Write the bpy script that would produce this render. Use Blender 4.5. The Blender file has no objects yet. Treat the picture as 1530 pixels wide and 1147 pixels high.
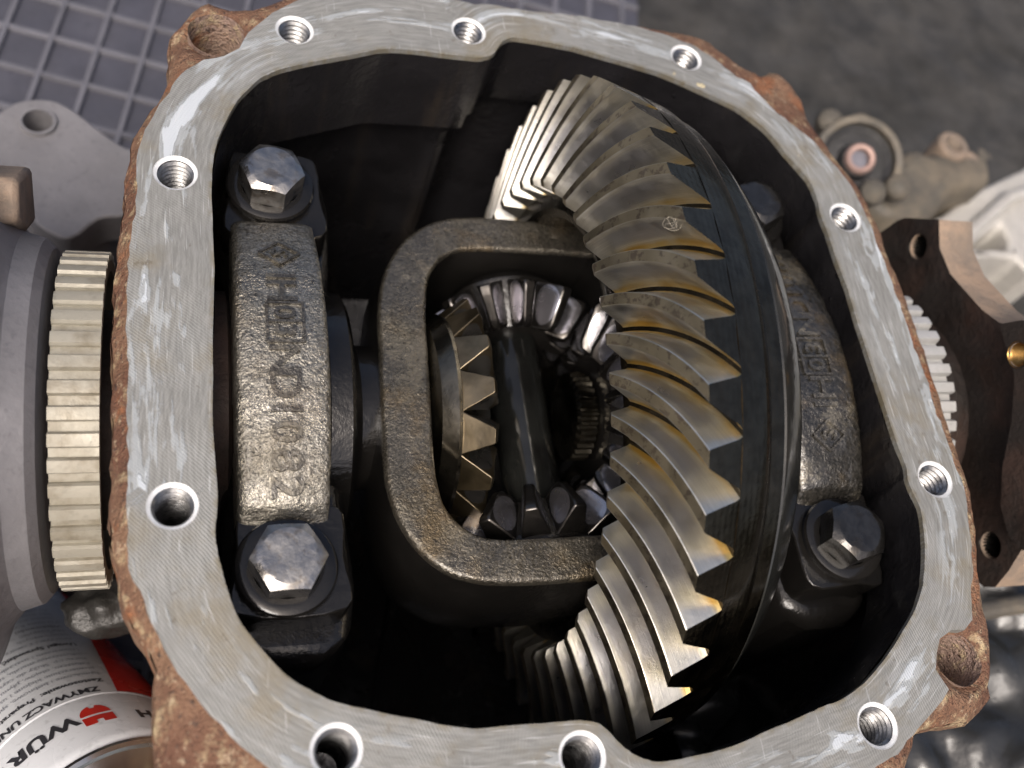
import bpy, bmesh, math, random
from math import sin, cos, pi, sqrt, radians, atan2, hypot
from mathutils import Vector, Matrix, noise
from mathutils.geometry import delaunay_2d_cdt
random.seed(4)
SC = bpy.context.scene
C = SC.collection
S = 0.1                      # builders work in decimetres, the scene is in metres

# ------------------------------------------------------------------ camera
cam = bpy.data.cameras.new("camera")
camo = bpy.data.objects.new("camera", cam)
C.objects.link(camo)
SC.camera = camo
cam.sensor_width = 36.0
cam.lens = 36.0 * 1535.45 / 1530.0
cam.clip_start = 0.005
cam.clip_end = 200.0
RIGHT = (0.95211798, -0.13705334, 0.27329056)
UP = (-0.00331913, 0.88920632, 0.45749438)
BACK = (-0.30571283, -0.43649571, 0.84617443)
m = Matrix((RIGHT, UP, BACK)).transposed().to_4x4()
m.translation = Vector((-0.27131855, -1.29192391, 2.20939659)) * S
camo.matrix_world = m
cam.dof.use_dof = True
cam.dof.focus_distance = 0.262
cam.dof.aperture_fstop = 11.0

# ------------------------------------------------------------------ sky, sun, exposure
SUN_EL, SUN_AZ = radians(54), radians(-148)      # azimuth from +Y, clockwise: behind the photographer's left shoulder
wd = bpy.data.worlds.new("World")
SC.world = wd
wd.use_nodes = True
nt = wd.node_tree
sky = nt.nodes.new('ShaderNodeTexSky')
sky.sky_type = 'NISHITA'
sky.sun_disc = False
sky.sun_elevation = SUN_EL
sky.sun_rotation = SUN_AZ
sky.dust_density = 8.0
sky.air_density = 0.7
sky.ozone_density = 0.3
bg = nt.nodes['Background']
nt.links.new(sky.outputs[0], bg.inputs[0])
bg.inputs[1].default_value = 0.15
sun = bpy.data.lights.new("sun", 'SUN')
suno = bpy.data.objects.new("sun", sun)
C.objects.link(suno)
sun.energy = 1.25
sun.angle = radians(24)
sun.color = (1.0, 0.985, 0.965)
sd = Vector((sin(SUN_AZ) * cos(SUN_EL), cos(SUN_AZ) * cos(SUN_EL), sin(SUN_EL)))
suno.rotation_euler = sd.to_track_quat('Z', 'Y').to_euler()
SC.view_settings.view_transform = 'Standard'
SC.view_settings.look = 'None'
SC.view_settings.exposure = 0.4

# ------------------------------------------------------------------ outlines (decimetres, flange plane z = 0, axle axis along x)
MOUTH=[(-0.196,-0.432),(-0.202,-0.514),(-0.196,-0.568),(-0.182,-0.631),(-0.158,-0.705),(-0.122,-0.762),(-0.073,-0.824),(-0.041,-0.852),(-0.007,-0.874),(0.033,-0.896),(0.115,-0.923),(0.226,-0.955),(0.297,-0.974),(0.34,-0.979),(0.4,-0.979),(0.503,-0.982),(0.566,-0.984),(0.603,-0.993),(0.625,-1.011),(0.643,-1.035),(0.665,-1.057),(0.698,-1.078),(0.739,-1.089),(0.807,-1.086),(0.924,-1.073),(1.019,-1.049),(1.119,-1.025),(1.178,-1.009),(1.236,-0.997),(1.309,-0.965),(1.383,-0.916),(1.462,-0.85),(1.52,-0.797),(1.567,-0.733),(1.594,-0.677),(1.611,-0.632),(1.624,-0.587),(1.635,-0.523),(1.625,-0.454),(1.634,-0.405),(1.629,-0.328),(1.63,-0.211),(1.629,-0.075),(1.631,0.046),(1.634,0.177),(1.629,0.278),(1.629,0.382),(1.624,0.445),(1.631,0.5),(1.626,0.57),(1.598,0.631),(1.57,0.68),(1.53,0.764),(1.476,0.825),(1.436,0.86),(1.348,0.906),(1.209,0.969),(1.107,0.998),(0.965,1.031),(0.904,1.045),(0.805,1.056),(0.715,1.061),(0.69,1.054),(0.67,1.04),(0.654,1.019),(0.64,0.995),(0.623,0.976),(0.6,0.965),(0.583,0.96),(0.495,0.959),(0.384,0.962),(0.291,0.955),(0.188,0.917),(0.064,0.87),(-0.01,0.838),(-0.047,0.813),(-0.075,0.788),(-0.13,0.71),(-0.17,0.612),(-0.193,0.52),(-0.201,0.411),(-0.2,0.307),(-0.197,0.166),(-0.202,-0.023),(-0.203,-0.131),(-0.204,-0.269)]
FACE=[(-0.383,0.315),(-0.381,0.519),(-0.355,0.607),(-0.31,0.719),(-0.262,0.806),(-0.218,0.843),(-0.163,0.865),(-0.121,0.9),(-0.094,0.96),(-0.048,1.026),(-0.001,1.071),(0.079,1.14),(0.201,1.194),(0.365,1.187),(0.521,1.19),(0.671,1.188),(0.825,1.186),(0.929,1.187),(1.089,1.179),(1.238,1.153),(1.351,1.113),(1.41,1.067),(1.472,0.996),(1.515,0.969),(1.543,0.918),(1.589,0.848),(1.64,0.797),(1.69,0.746),(1.722,0.686),(1.759,0.618),(1.784,0.542),(1.795,0.482),(1.8,0.425),(1.803,0.276),(1.804,0.174),(1.802,0.062),(1.803,-0.048),(1.804,-0.146),(1.798,-0.248),(1.804,-0.267),(1.801,-0.366),(1.802,-0.443),(1.795,-0.528),(1.761,-0.639),(1.72,-0.751),(1.682,-0.834),(1.646,-0.86),(1.607,-0.862),(1.566,-0.878),(1.541,-0.91),(1.528,-0.951),(1.537,-0.984),(1.544,-1.001),(1.516,-1.023),(1.472,-1.055),(1.422,-1.088),(1.343,-1.132),(1.258,-1.161),(1.165,-1.165),(0.985,-1.181),(0.815,-1.19),(0.58,-1.183),(0.29,-1.149),(0.047,-1.102),(-0.056,-1.053),(-0.137,-0.984),(-0.195,-0.923),(-0.232,-0.874),(-0.263,-0.833),(-0.291,-0.788),(-0.307,-0.758),(-0.329,-0.703),(-0.357,-0.637),(-0.377,-0.584),(-0.381,-0.506),(-0.383,-0.426),(-0.383,-0.312),(-0.385,-0.222),(-0.39,-0.129),(-0.396,-0.033),(-0.395,0.067),(-0.392,0.171)]
OUTER=[(-0.416,0.357),(-0.412,0.463),(-0.404,0.535),(-0.393,0.609),(-0.363,0.683),(-0.319,0.773),(-0.311,0.834),(-0.305,0.974),(-0.295,1.04),(-0.262,1.098),(-0.236,1.137),(-0.2,1.164),(-0.167,1.137),(-0.131,1.118),(-0.089,1.12),(-0.04,1.138),(0.008,1.176),(0.091,1.252),(0.26,1.315),(0.43,1.309),(0.58,1.272),(0.805,1.275),(0.966,1.28),(1.129,1.262),(1.243,1.261),(1.347,1.264),(1.416,1.265),(1.457,1.23),(1.477,1.177),(1.537,1.127),(1.582,1.099),(1.643,1.104),(1.683,1.125),(1.722,1.111),(1.755,1.066),(1.775,1.008),(1.778,0.93),(1.773,0.862),(1.786,0.797),(1.808,0.725),(1.84,0.655),(1.861,0.585),(1.874,0.487),(1.88,0.376),(1.883,0.285),(1.891,0.187),(1.889,0.066),(1.891,-0.033),(1.889,-0.129),(1.885,-0.207),(1.872,-0.332),(1.873,-0.412),(1.868,-0.5),(1.844,-0.593),(1.799,-0.719),(1.786,-0.789),(1.784,-0.867),(1.766,-0.95),(1.734,-1.021),(1.67,-1.062),(1.606,-1.076),(1.479,-1.08),(1.437,-1.117),(1.401,-1.163),(1.36,-1.201),(1.181,-1.233),(0.913,-1.251),(0.593,-1.23),(0.16,-1.173),(-0.08,-1.131),(-0.233,-1.101),(-0.308,-1.055),(-0.321,-0.982),(-0.322,-0.908),(-0.322,-0.821),(-0.329,-0.762),(-0.367,-0.694),(-0.393,-0.617),(-0.413,-0.511),(-0.418,-0.401),(-0.417,-0.285),(-0.424,-0.16),(-0.428,-0.032),(-0.428,0.069),(-0.423,0.209)]
HOLES=[(0.034,0.992),(0.562,1.066),(1.301,1.056),(1.713,0.441),(1.715,-0.445),(1.311,-1.066),(0.556,-1.059),(0.03,-0.993),(-0.29,-0.453),(-0.289,0.451)]
EARHOLES=[(-0.181,0.973),(1.626,-0.927)]
HUBPLATE=[(0.594,-0.196),(0.579,-0.157),(0.473,-0.022),(0.389,-0.062),(0.285,-0.059),(0.202,-0.028),(0.111,0.007),(0.041,0.048),(-0.029,0.124),(-0.098,0.213),(-0.642,-0.065),(-0.607,-0.182),(-0.647,-0.258),(-0.675,-0.332),(-0.661,-0.377),(-0.585,-0.435),(-0.45,-0.503),(-0.176,-0.588),(0.149,-0.503),(0.445,-0.352)]
HUBBOSS=[(-0.005,0.112),(-0.037,0.189),(-0.14,0.321),(-0.693,0.038),(-0.619,-0.119),(-0.574,-0.138),(-0.488,-0.129),(-0.382,-0.066),(-0.281,0.025),(-0.166,0.095)]
HUBHOLES=[(0.452,-0.145),(-0.555,-0.292)]
BOSSHOLE=[(-0.121,0.135)]
JOINT=[(-0.981,1.356),(-0.903,1.47),(-0.841,1.527),(-0.74,1.545),(-0.658,1.503),(-0.562,1.414),(-0.479,1.349),(-0.373,1.29),(-0.37,1.062),(-0.476,1.034),(-0.557,1.015),(-0.649,0.924),(-0.752,0.979),(-0.811,1.075),(-0.96,1.093)]
JOINTHOLE=[(-0.774,1.427)]
ARM=[(3.036,1.614),(3.152,1.687),(3.235,1.665),(3.277,1.682),(3.336,1.751),(3.399,1.757),(3.419,1.695),(3.528,1.702),(3.607,1.722),(3.627,1.69),(3.574,1.554),(3.517,1.479),(3.299,1.426),(3.133,1.28),(2.923,1.243),(2.81,1.288),(2.74,1.382),(2.894,1.536)]
ARMHOLE=[(3.359,1.707),(3.482,1.638)]
BUSH=[2.708,1.493,-0.85]
ALU=[(4.146,1.785),(3.991,1.74),(3.828,1.669),(3.561,1.541),(3.341,1.401),(3.156,1.337),(2.922,1.248),(2.789,1.058),(2.887,0.915),(3.224,1.002),(3.4,1.144),(3.692,1.159),(3.799,1.025)]
ALUHOLE=[(3.436,1.213),(3.651,1.355),(3.686,1.337),(3.664,1.209)]
PEBBLES=[(3.838,1.362,-1.5),(4.058,1.277,-1.5),(4.033,1.375,-1.5),(3.9,1.202,-1.5)]
LUMP=[-0.522,-0.413,-0.95]
SHEET=[(2.394,-0.501),(3.082,-0.541),(2.673,-1.398),(1.881,-1.302),(2.077,-1.049)]
ROD=[(2.496,-0.624,-0.9),(2.965,-0.59,-0.9)]
SCRAPS=[(1.237,0.983),(1.287,0.966),(1.339,0.953),(1.355,0.934),(1.597,0.704),(1.623,0.674)]
TILEEDGE=[(2.322,3.238)]

ZC = -0.516                  # height of the axle axis
XM = 0.724                   # middle of the differential along the axle

# ------------------------------------------------------------------ materials
def mat(name):
    mt = bpy.data.materials.new(name)
    mt.use_nodes = True
    n = mt.node_tree.nodes
    b = n['Principled BSDF']
    return mt, mt.node_tree, n, b

class NT:
    """small helper to chain nodes"""
    def __init__(s, name, rnd=False):
        s.m, s.t, s.n, s.b = mat(name)
        s.tc = s.n.new('ShaderNodeTexCoord')
        mp = s.n.new('ShaderNodeMapping')
        mp.inputs['Scale'].default_value = (10, 10, 10)
        s.t.links.new(s.tc.outputs['Object'], mp.inputs[0])
        s.co = mp.outputs[0]
        s.uv = s.tc.outputs['UV']
        if rnd:                                   # every copy gets its own piece of the pattern
            oi = s.n.new('ShaderNodeObjectInfo'); ad = s.n.new('ShaderNodeVectorMath'); ad.operation = 'MULTIPLY_ADD'
            s.t.links.new(oi.outputs['Random'], ad.inputs[0]); ad.inputs[1].default_value = (37, 53, 71)
            s.t.links.new(s.co, ad.inputs[2]); s.co = ad.outputs[0]
            a2 = s.n.new('ShaderNodeVectorMath'); a2.operation = 'MULTIPLY_ADD'
            s.t.links.new(oi.outputs['Random'], a2.inputs[0]); a2.inputs[1].default_value = (0, 0, 90)
            s.t.links.new(s.uv, a2.inputs[2]); s.uv = a2.outputs[0]
    def L(s, a, b): s.t.links.new(a, b)
    def setin(s, sock, v):
        if hasattr(v, 'node'): s.L(v, sock)
        else:
            if isinstance(v, tuple) and len(v) == 3 and sock.type == 'RGBA': v = v + (1,)
            sock.default_value = v
    def scale(s, v, sc, loc=(0, 0, 0), rot=(0, 0, 0)):
        k = s.n.new('ShaderNodeMapping'); s.L(v, k.inputs[0])
        k.inputs['Scale'].default_value = sc; k.inputs['Location'].default_value = loc; k.inputs['Rotation'].default_value = rot
        return k.outputs[0]
    def noise(s, scale, detail=3, rough=.55, co=None, dist=0.0):
        k = s.n.new('ShaderNodeTexNoise')
        s.L(co if co is not None else s.co, k.inputs['Vector'])
        k.inputs['Scale'].default_value = scale; k.inputs['Detail'].default_value = detail
        k.inputs['Roughness'].default_value = rough; k.inputs['Distortion'].default_value = dist
        return k.outputs[0]
    def voro(s, scale, co=None, out='Distance'):
        k = s.n.new('ShaderNodeTexVoronoi')
        s.L(co if co is not None else s.co, k.inputs['Vector'])
        k.inputs['Scale'].default_value = scale
        return k.outputs[out]
    def wave(s, scale, dist=1.0, kind='BANDS', direction='X', co=None, dscale=1.0):
        k = s.n.new('ShaderNodeTexWave'); k.wave_type = kind
        if kind == 'BANDS': k.bands_direction = direction
        else: k.rings_direction = direction
        s.L(co if co is not None else s.co, k.inputs['Vector'])
        k.inputs['Scale'].default_value = scale; k.inputs['Distortion'].default_value = dist
        k.inputs['Detail'].default_value = 2; k.inputs['Detail Scale'].default_value = dscale
        return k.outputs['Fac']
    def ramp(s, fac, lo, hi, a=0.0, b=1.0):
        k = s.n.new('ShaderNodeMapRange'); k.interpolation_type = 'SMOOTHSTEP'
        s.setin(k.inputs[0], fac)
        k.inputs[1].default_value = lo; k.inputs[2].default_value = hi
        k.inputs[3].default_value = a; k.inputs[4].default_value = b
        return k.outputs[0]
    def math(s, op, a, b=0.0):
        k = s.n.new('ShaderNodeMath'); k.operation = op
        s.setin(k.inputs[0], a); s.setin(k.inputs[1], b)
        return k.outputs[0]
    def mix(s, f, a, b):
        k = s.n.new('ShaderNodeMix'); k.data_type = 'RGBA'
        s.setin(k.inputs[0], f); s.setin(k.inputs[6], a); s.setin(k.inputs[7], b)
        return k.outputs[2]
    def sep(s, v):
        k = s.n.new('ShaderNodeSeparateXYZ'); s.L(v, k.inputs[0]); return k.outputs
    def bump(s, h, strength, dist, prev=None):
        k = s.n.new('ShaderNodeBump'); s.setin(k.inputs['Height'], h)
        k.inputs['Strength'].default_value = strength; k.inputs['Distance'].default_value = dist
        if prev is not None: s.L(prev, k.inputs['Normal'])
        return k.outputs[0]
    def out(s, col=None, rough=None, metal=None, nrm=None, spec=None, coat=None, coat_rough=None, coat_nrm=None):
        for key, v in (('Base Color', col), ('Roughness', rough), ('Metallic', metal), ('Normal', nrm),
                       ('Specular IOR Level', spec), ('Coat Weight', coat), ('Coat Roughness', coat_rough), ('Coat Normal', coat_nrm)):
            if v is not None: s.setin(s.b.inputs[key], v)
        return s.m

def m_machined():
    s = NT('machined_face')
    uv = s.uv
    lines = s.wave(46, 2.5, 'RINGS', 'Z', co=s.scale(s.co, (1, 1, 1), (2.6, 1.9, 0)), dscale=.8)
    lines2 = s.wave(41, 2.5, 'RINGS', 'Z', co=s.scale(s.co, (1, 1, 1), (-4.2, 2.2, 0)), dscale=.8)
    area = s.ramp(s.noise(2.4, 3, .6, co=s.scale(s.co, (1, 1, 1), (5, 1, 2))), .40, .62)
    area2 = s.ramp(s.noise(2.1, 3, .6, co=s.scale(s.co, (1, 1, 1), (1, 9, 4))), .42, .64)
    fine = s.noise(50, 4, .65, co=s.scale(uv, (.3, 2.4, 1)))
    # smears of old sealant drawn along the face
    st = s.noise(1.0, 4, .6, co=s.scale(uv, (2.2, 14, 1)), dist=.5)
    st2 = s.noise(1.0, 3, .6, co=s.scale(uv, (4.2, 17, 1), (7, 3, 0)), dist=.35)
    edge = s.noise(26, 5, .75)
    comb = s.noise(1.0, 3, .6, co=s.scale(uv, (3, 75, 1)))
    a = s.math('ADD', s.math('MAXIMUM', st, s.math('SUBTRACT', st2, .01)), s.math('MULTIPLY', s.math('SUBTRACT', edge, .5), .16))
    a = s.math('ADD', a, s.math('MULTIPLY', s.math('SUBTRACT', comb, .5), .16))
    v = s.sep(uv)[1]
    mid = s.math('MULTIPLY', s.ramp(v, .02, .07), s.ramp(v, .27, .20))
    film = s.math('MULTIPLY', s.ramp(a, .565, .61), mid)
    thick = s.math('MULTIPLY', s.ramp(a, .648, .668), mid)
    stain = s.ramp(s.noise(3.4, 6, .68), .50, .68)
    dots = s.ramp(s.noise(27, 3, .6), .66, .74)
    rim = s.ramp(v, .016, .0)
    base = s.mix(s.ramp(fine, .3, .7), (.175, .175, .162), (.262, .262, .246))
    base = s.mix(s.math('MULTIPLY', s.math('MULTIPLY', s.ramp(lines, .7, 1.0), area), .42), base, (.48, .48, .46))
    base = s.mix(s.math('MULTIPLY', s.math('MULTIPLY', s.ramp(lines2, .7, 1.0), area2), .22), base, (.16, .16, .15))
    base = s.mix(s.math('MULTIPLY', stain, .55), base, (.20, .165, .10))
    base = s.mix(s.math('MULTIPLY', film, .42), base, (.34, .38, .41))
    base = s.mix(s.math('MULTIPLY', thick, .8), base, (.46, .495, .53))
    scr = s.noise(1.0, 2, .5, co=s.scale(uv, (5, 130, 1), (2, 8, 0), (0, 0, .12)))
    scr2 = s.noise(1.0, 2, .5, co=s.scale(s.co, (150, 9, 1), (2, 8, 0), (0, 0, .7)))
    base = s.mix(s.math('MULTIPLY', s.ramp(scr, .64, .72), .5), base, (.52, .53, .52))
    base = s.mix(s.math('MULTIPLY', s.ramp(scr2, .68, .74), .45), base, (.50, .51, .50))
    base = s.mix(s.math('MULTIPLY', dots, .5), base, (.11, .09, .065))
    base = s.mix(s.math('MULTIPLY', s.math('MULTIPLY', rim, s.ramp(edge, .4, .6)), .6), base, (.16, .13, .07))
    rgh = s.ramp(s.noise(9, 5, .65), .3, .7, .42, .62)
    met = s.math('SUBTRACT', .28, s.math('MULTIPLY', film, .25))
    h = s.math('ADD', s.math('MULTIPLY', s.math('MULTIPLY', lines, area), .6), s.math('MULTIPLY', s.math('MULTIPLY', lines2, area2), .4))
    n1 = s.bump(h, .32, .0003)
    n1 = s.bump(fine, .25, .0003, n1)
    n2 = s.bump(s.math('ADD', thick, s.math('MULTIPLY', film, .5)), .6, .0003, n1)
    return s.out(base, rgh, met, n2)

def m_rust(name='rusty_casting', light=0.0, gold=0.0):
    s = NT(name)
    big = s.noise(3.2, 5, .62)
    med = s.noise(17, 5, .65)
    fine = s.noise(75, 3, .6)
    c = s.mix(s.ramp(big, .35, .65), (.13 + light, .062 + light, .040 + light), (.24 + light, .145 + light, .09 + light))
    c = s.mix(s.ramp(med, .52, .70), c, (.42, .33, .20))
    c = s.mix(s.ramp(s.noise(5.5, 5, .7, co=s.scale(s.co, (1, 1, 1), (3, 8, 1))), .54, .66), c, (.27, .115, .055))
    c = s.mix(s.ramp(fine, .58, .72), c, (.06, .045, .04))
    fine2 = s.noise(160, 2, .6)
    c = s.mix(s.math('MULTIPLY', s.ramp(fine2, .45, .7), .45), c, (.10, .055, .035))
    c = s.mix(s.math('MULTIPLY', s.ramp(s.noise(38, 4, .7), .56, .70), .6), c, (.50, .40, .27))
    h = s.math('ADD', s.math('MULTIPLY', med, .7), s.math('ADD', s.math('MULTIPLY', fine, .6), s.math('MULTIPLY', fine2, .35)))
    return s.out(c, s.ramp(med, .3, .7, .6, .92), .0, s.bump(h, 1.0, .0022), spec=.25)

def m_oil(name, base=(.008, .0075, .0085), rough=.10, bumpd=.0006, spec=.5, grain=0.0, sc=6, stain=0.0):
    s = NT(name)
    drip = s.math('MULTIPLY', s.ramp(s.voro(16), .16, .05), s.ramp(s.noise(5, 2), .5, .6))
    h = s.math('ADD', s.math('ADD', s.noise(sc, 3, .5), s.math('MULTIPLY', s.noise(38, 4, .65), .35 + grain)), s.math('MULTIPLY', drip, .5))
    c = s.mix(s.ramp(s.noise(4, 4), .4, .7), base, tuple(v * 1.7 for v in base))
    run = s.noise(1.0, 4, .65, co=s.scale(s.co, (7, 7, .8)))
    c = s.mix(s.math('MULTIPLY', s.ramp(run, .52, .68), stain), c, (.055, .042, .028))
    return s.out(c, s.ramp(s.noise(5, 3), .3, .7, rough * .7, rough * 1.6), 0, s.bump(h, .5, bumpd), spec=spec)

def m_cast(name, c0=(.062, .056, .045), c1=(.15, .136, .11), rough=.31, metal=.75, grain=.00035, brown=.6, sc=150, wet=.7):
    s = NT(name)
    g = s.noise(sc, 3, .65)
    g2 = s.noise(sc * .33, 3, .6)
    big = s.noise(4.2, 5, .65)
    worn = s.ramp(s.noise(6.0, 5, .7, co=s.scale(s.co, (1, 1, 1), (9, 2, 5))), .50, .62)
    amt = s.ramp(big, .3, .7, .5, 1.15)
    c = s.mix(s.ramp(g, .35, .68), c0, c1)
    c = s.mix(s.math('MULTIPLY', s.ramp(big, .5, .68), brown), c, (.15, .105, .05))
    c = s.mix(s.math('MULTIPLY', worn, .35), c, (.26, .23, .17))
    c = s.mix(s.math('MULTIPLY', s.ramp(s.noise(sc * .5, 2), .60, .70), .8), c, (.03, .026, .022))
    h = s.math('MULTIPLY', s.math('ADD', g, s.math('MULTIPLY', g2, 1.3)), amt)
    film = s.bump(s.math('ADD', s.math('MULTIPLY', g2, .7), s.noise(18, 3, .5)), .7, grain * 2.2)
    cw = s.math('MULTIPLY', s.ramp(s.noise(3.3, 4, .6, co=s.scale(s.co, (1, 1, 1), (1, 6, 3))), .38, .6), wet)
    return s.out(c, s.ramp(s.noise(7, 3), .35, .65, rough * .75, rough * 1.25), metal, s.bump(h, .9, grain), coat=cw, coat_rough=.07, coat_nrm=film)

def m_tooth():
    s = NT('gear_tooth_steel', True)
    u, v, _ = s.sep(s.uv)[:3]
    wob = s.math('MULTIPLY', s.math('SUBTRACT', s.noise(9, 3), .5), .30)
    uu = s.math('ADD', u, wob)
    vv = s.math('ADD', v, wob)
    # contact patch worn by the pinion in the middle of each flank
    patch = s.math('MULTIPLY', s.math('MULTIPLY', s.ramp(uu, .08, .26), s.ramp(uu, .90, .74)), s.math('MULTIPLY', s.ramp(vv, .06, .2), s.ramp(vv, .78, .58)))
    root = s.ramp(vv, .74, .93)
    tip = s.ramp(v, .006, .0)
    gold = s.math('MAXIMUM', root, s.math('MULTIPLY', tip, .85))
    scr = s.noise(1.0, 3, .6, co=s.scale(s.uv, (3, 60, 1)))
    c = s.mix(s.ramp(scr, .3, .7), (.62, .60, .53), (.76, .735, .66))
    c = s.mix(s.math('MULTIPLY', patch, .75), c, (.45, .45, .48))
    c = s.mix(s.math('MULTIPLY', s.ramp(s.noise(6, 3), .5, .66), .2), c, (.55, .47, .30))
    c = s.mix(s.math('MULTIPLY', root, s.ramp(s.noise(4.5, 4, .6), .35, .62, .25, .98)), c, (.72, .52, .17))
    c = s.mix(s.math('MULTIPLY', tip, .75), c, (.46, .375, .22))
    c = s.mix(s.math('MULTIPLY', s.math('MULTIPLY', tip, s.ramp(s.noise(30, 4, .7), .52, .60)), .7), c, (.22, .17, .14))
    r = s.math('ADD', s.ramp(s.noise(14, 3), .3, .7, .32, .45), s.math('MULTIPLY', patch, -.05))
    hl = s.wave(1.0, 1.0, 'BANDS', 'X', co=s.scale(s.uv, (14, 2, 1)))
    n = s.bump(s.noise(5, 2, .4), .25, .0010)
    n = s.bump(scr, .2, .0004, n)
    n = s.bump(s.noise(45, 3, .6), .2, .0005, n)
    return s.out(c, r, 1.0, n, coat=.35, coat_rough=.05)

def m_metal(name, c0, c1, rough, sc=20, bumpd=.0003, metal=1.0, coat=0.0, lathe=False, dirt=(.05, .04, .03), dirtf=.0):
    s = NT(name, not lathe)
    n0 = s.noise(sc, 4, .6)
    c = s.mix(s.ramp(n0, .3, .7), c0, c1)
    if dirtf: c = s.mix(s.math('MULTIPLY', s.ramp(s.noise(sc * .5, 4, .65, co=s.scale(s.co, (1, 1, 1), (4, 2, 7))), .5, .66), dirtf), c, dirt)
    if lathe:
        rr = s.wave(60, 2.0, 'RINGS', 'X', co=s.scale(s.co, (0, 1, 1)))
        n0 = s.math('ADD', n0, s.math('MULTIPLY', rr, .10))
    return s.out(c, s.ramp(s.noise(sc * .4, 3), .3, .7, rough * .7, rough * 1.35), metal, s.bump(n0, .5, bumpd), coat=coat, coat_rough=.08)

def m_plain(name, col, rough=.5, var=.25, sc=8, bumpd=.0005, metal=0.0, spec=.5, col2=None, grain=40, lo=.4, hi=.7):
    s = NT(name, True)
    c2 = col2 or tuple(min(1, v * (1 + var)) for v in col)
    c = s.mix(s.ramp(s.noise(sc, 5, .65), lo, hi), col, c2)
    c = s.mix(s.math('MULTIPLY', s.ramp(s.noise(grain, 3), .55, .75), .35), c, tuple(v * .5 for v in col))
    return s.out(c, s.ramp(s.noise(sc * 1.4, 3), .3, .7, max(.03, rough * .8), min(1, rough * 1.2)), metal, s.bump(s.noise(grain, 4, .6), .5, bumpd), spec=spec)

def m_bevel(name, c0, c1, worn, rough=.3):
    s = NT(name, True)
    u, v, _ = s.sep(s.tc.outputs['UV'])[:3]
    def oval(cu, cv, ru, rv):
        x = s.math('DIVIDE', s.math('SUBTRACT', u, cu), ru); y = s.math('DIVIDE', s.math('SUBTRACT', v, cv), rv)
        d = s.math('ADD', s.math('MULTIPLY', x, x), s.math('MULTIPLY', y, y))
        return s.ramp(s.math('ADD', d, s.math('MULTIPLY', s.math('SUBTRACT', s.noise(14, 3), .5), .5)), 1.0, .86)
    o = s.math('MAXIMUM', oval(.52, .25, .46, .13), oval(.52, .75, .46, .13))
    c = s.mix(s.ramp(s.noise(9, 4), .35, .65), c0, c1)
    c = s.mix(o, c, worn)
    r = s.math('SUBTRACT', s.ramp(s.noise(8, 3), .3, .7, rough * .8, rough * 1.3), s.math('MULTIPLY', o, .05))
    return s.out(c, r, .95, s.bump(s.noise(16, 3, .6), .4, .0004), coat=.35, coat_rough=.06)

M = {}
M['face'] = m_machined()
M['rust'] = m_rust()
M['rust_pale'] = m_rust('pale_rust', .10)
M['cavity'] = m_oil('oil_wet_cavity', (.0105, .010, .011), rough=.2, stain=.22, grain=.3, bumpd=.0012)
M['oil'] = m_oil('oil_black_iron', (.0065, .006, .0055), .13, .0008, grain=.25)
M['cast'] = m_cast('oily_cast_iron')
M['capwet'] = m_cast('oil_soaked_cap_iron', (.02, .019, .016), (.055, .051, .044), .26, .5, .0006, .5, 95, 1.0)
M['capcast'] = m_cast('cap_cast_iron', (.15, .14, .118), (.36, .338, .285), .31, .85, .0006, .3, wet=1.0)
M['letter'] = m_cast('cap_letters', (.035, .032, .027), (.09, .083, .07), .3, .5, .0005, .2)
M['tooth'] = m_tooth()
M['blank'] = m_metal('oily_gear_blank', (.050, .039, .024), (.085, .068, .044), .24, 22, .0005, 1.0, .22, lathe=True)
M['casewet'] = m_metal('wet_case_flange', (.016, .017, .016), (.03, .03, .027), .13, 9, .0006, .3, .35)
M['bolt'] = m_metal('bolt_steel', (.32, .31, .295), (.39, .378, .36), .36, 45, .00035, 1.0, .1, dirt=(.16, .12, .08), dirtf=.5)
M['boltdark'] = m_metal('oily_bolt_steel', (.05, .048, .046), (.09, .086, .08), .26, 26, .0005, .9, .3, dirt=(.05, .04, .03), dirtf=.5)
M['washer'] = m_oil('oily_washer', (.007, .0065, .006), .09, .0003)
M['thread'] = m_metal('cut_thread', (.17, .17, .17), (.32, .32, .32), .38, 30, .0004, 1.0, dirt=(.03, .03, .03), dirtf=.6)
M['chamfer'] = m_plain('scraped_chamfer', (.66, .67, .67), .4, .2, 25, .0004, .15)
M['pin'] = m_metal('oily_cross_pin', (.009, .009, .0085), (.022, .023, .021), .14, 8, .0003, .5, .5)
M['spider'] = m_metal('dark_bevel_steel', (.20, .19, .19), (.36, .35, .37), .24, 10, .0005, 1.0, .3)
M['sidegold'] = m_metal('gold_bevel_steel', (.25, .19, .10), (.46, .37, .22), .32, 14, .0006, 1.0, .3, dirt=(.08, .05, .02), dirtf=.6)
M['spider'] = m_bevel('dark_bevel_steel', (.045, .042, .040), (.085, .078, .07), (.42, .41, .43), .27)
M['sidegold'] = m_bevel('brown_bevel_steel', (.10, .078, .045), (.20, .16, .10), (.20, .19, .175), .34)
M['splines'] = m_metal('oily_splines', (.10, .09, .07), (.19, .17, .13), .25, 14, .0004, 1.0, .3)
M['tone'] = m_plain('sintered_ring', (.31, .292, .24), .5, .2, 7, .0004, .2, grain=45, col2=(.17, .145, .10), lo=.45, hi=.75)
M['tonegrey'] = m_plain('sintered_grey_ring', (.40, .40, .39), .45, .2, 5, .0003, .3, grain=55)
M['hubgrey'] = m_plain('hazed_grey_paint', (.14, .136, .142), .55, .3, 3, .0005)  # lens haze is put into this raised base grey
M['hubrust'] = m_plain('shaded_dark_rust', (.012, .008, .006), .7, .9, 4, .0014, col2=(.035, .018, .012))  # rust darkened so the hub carrier face carries its shade in the colour
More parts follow.
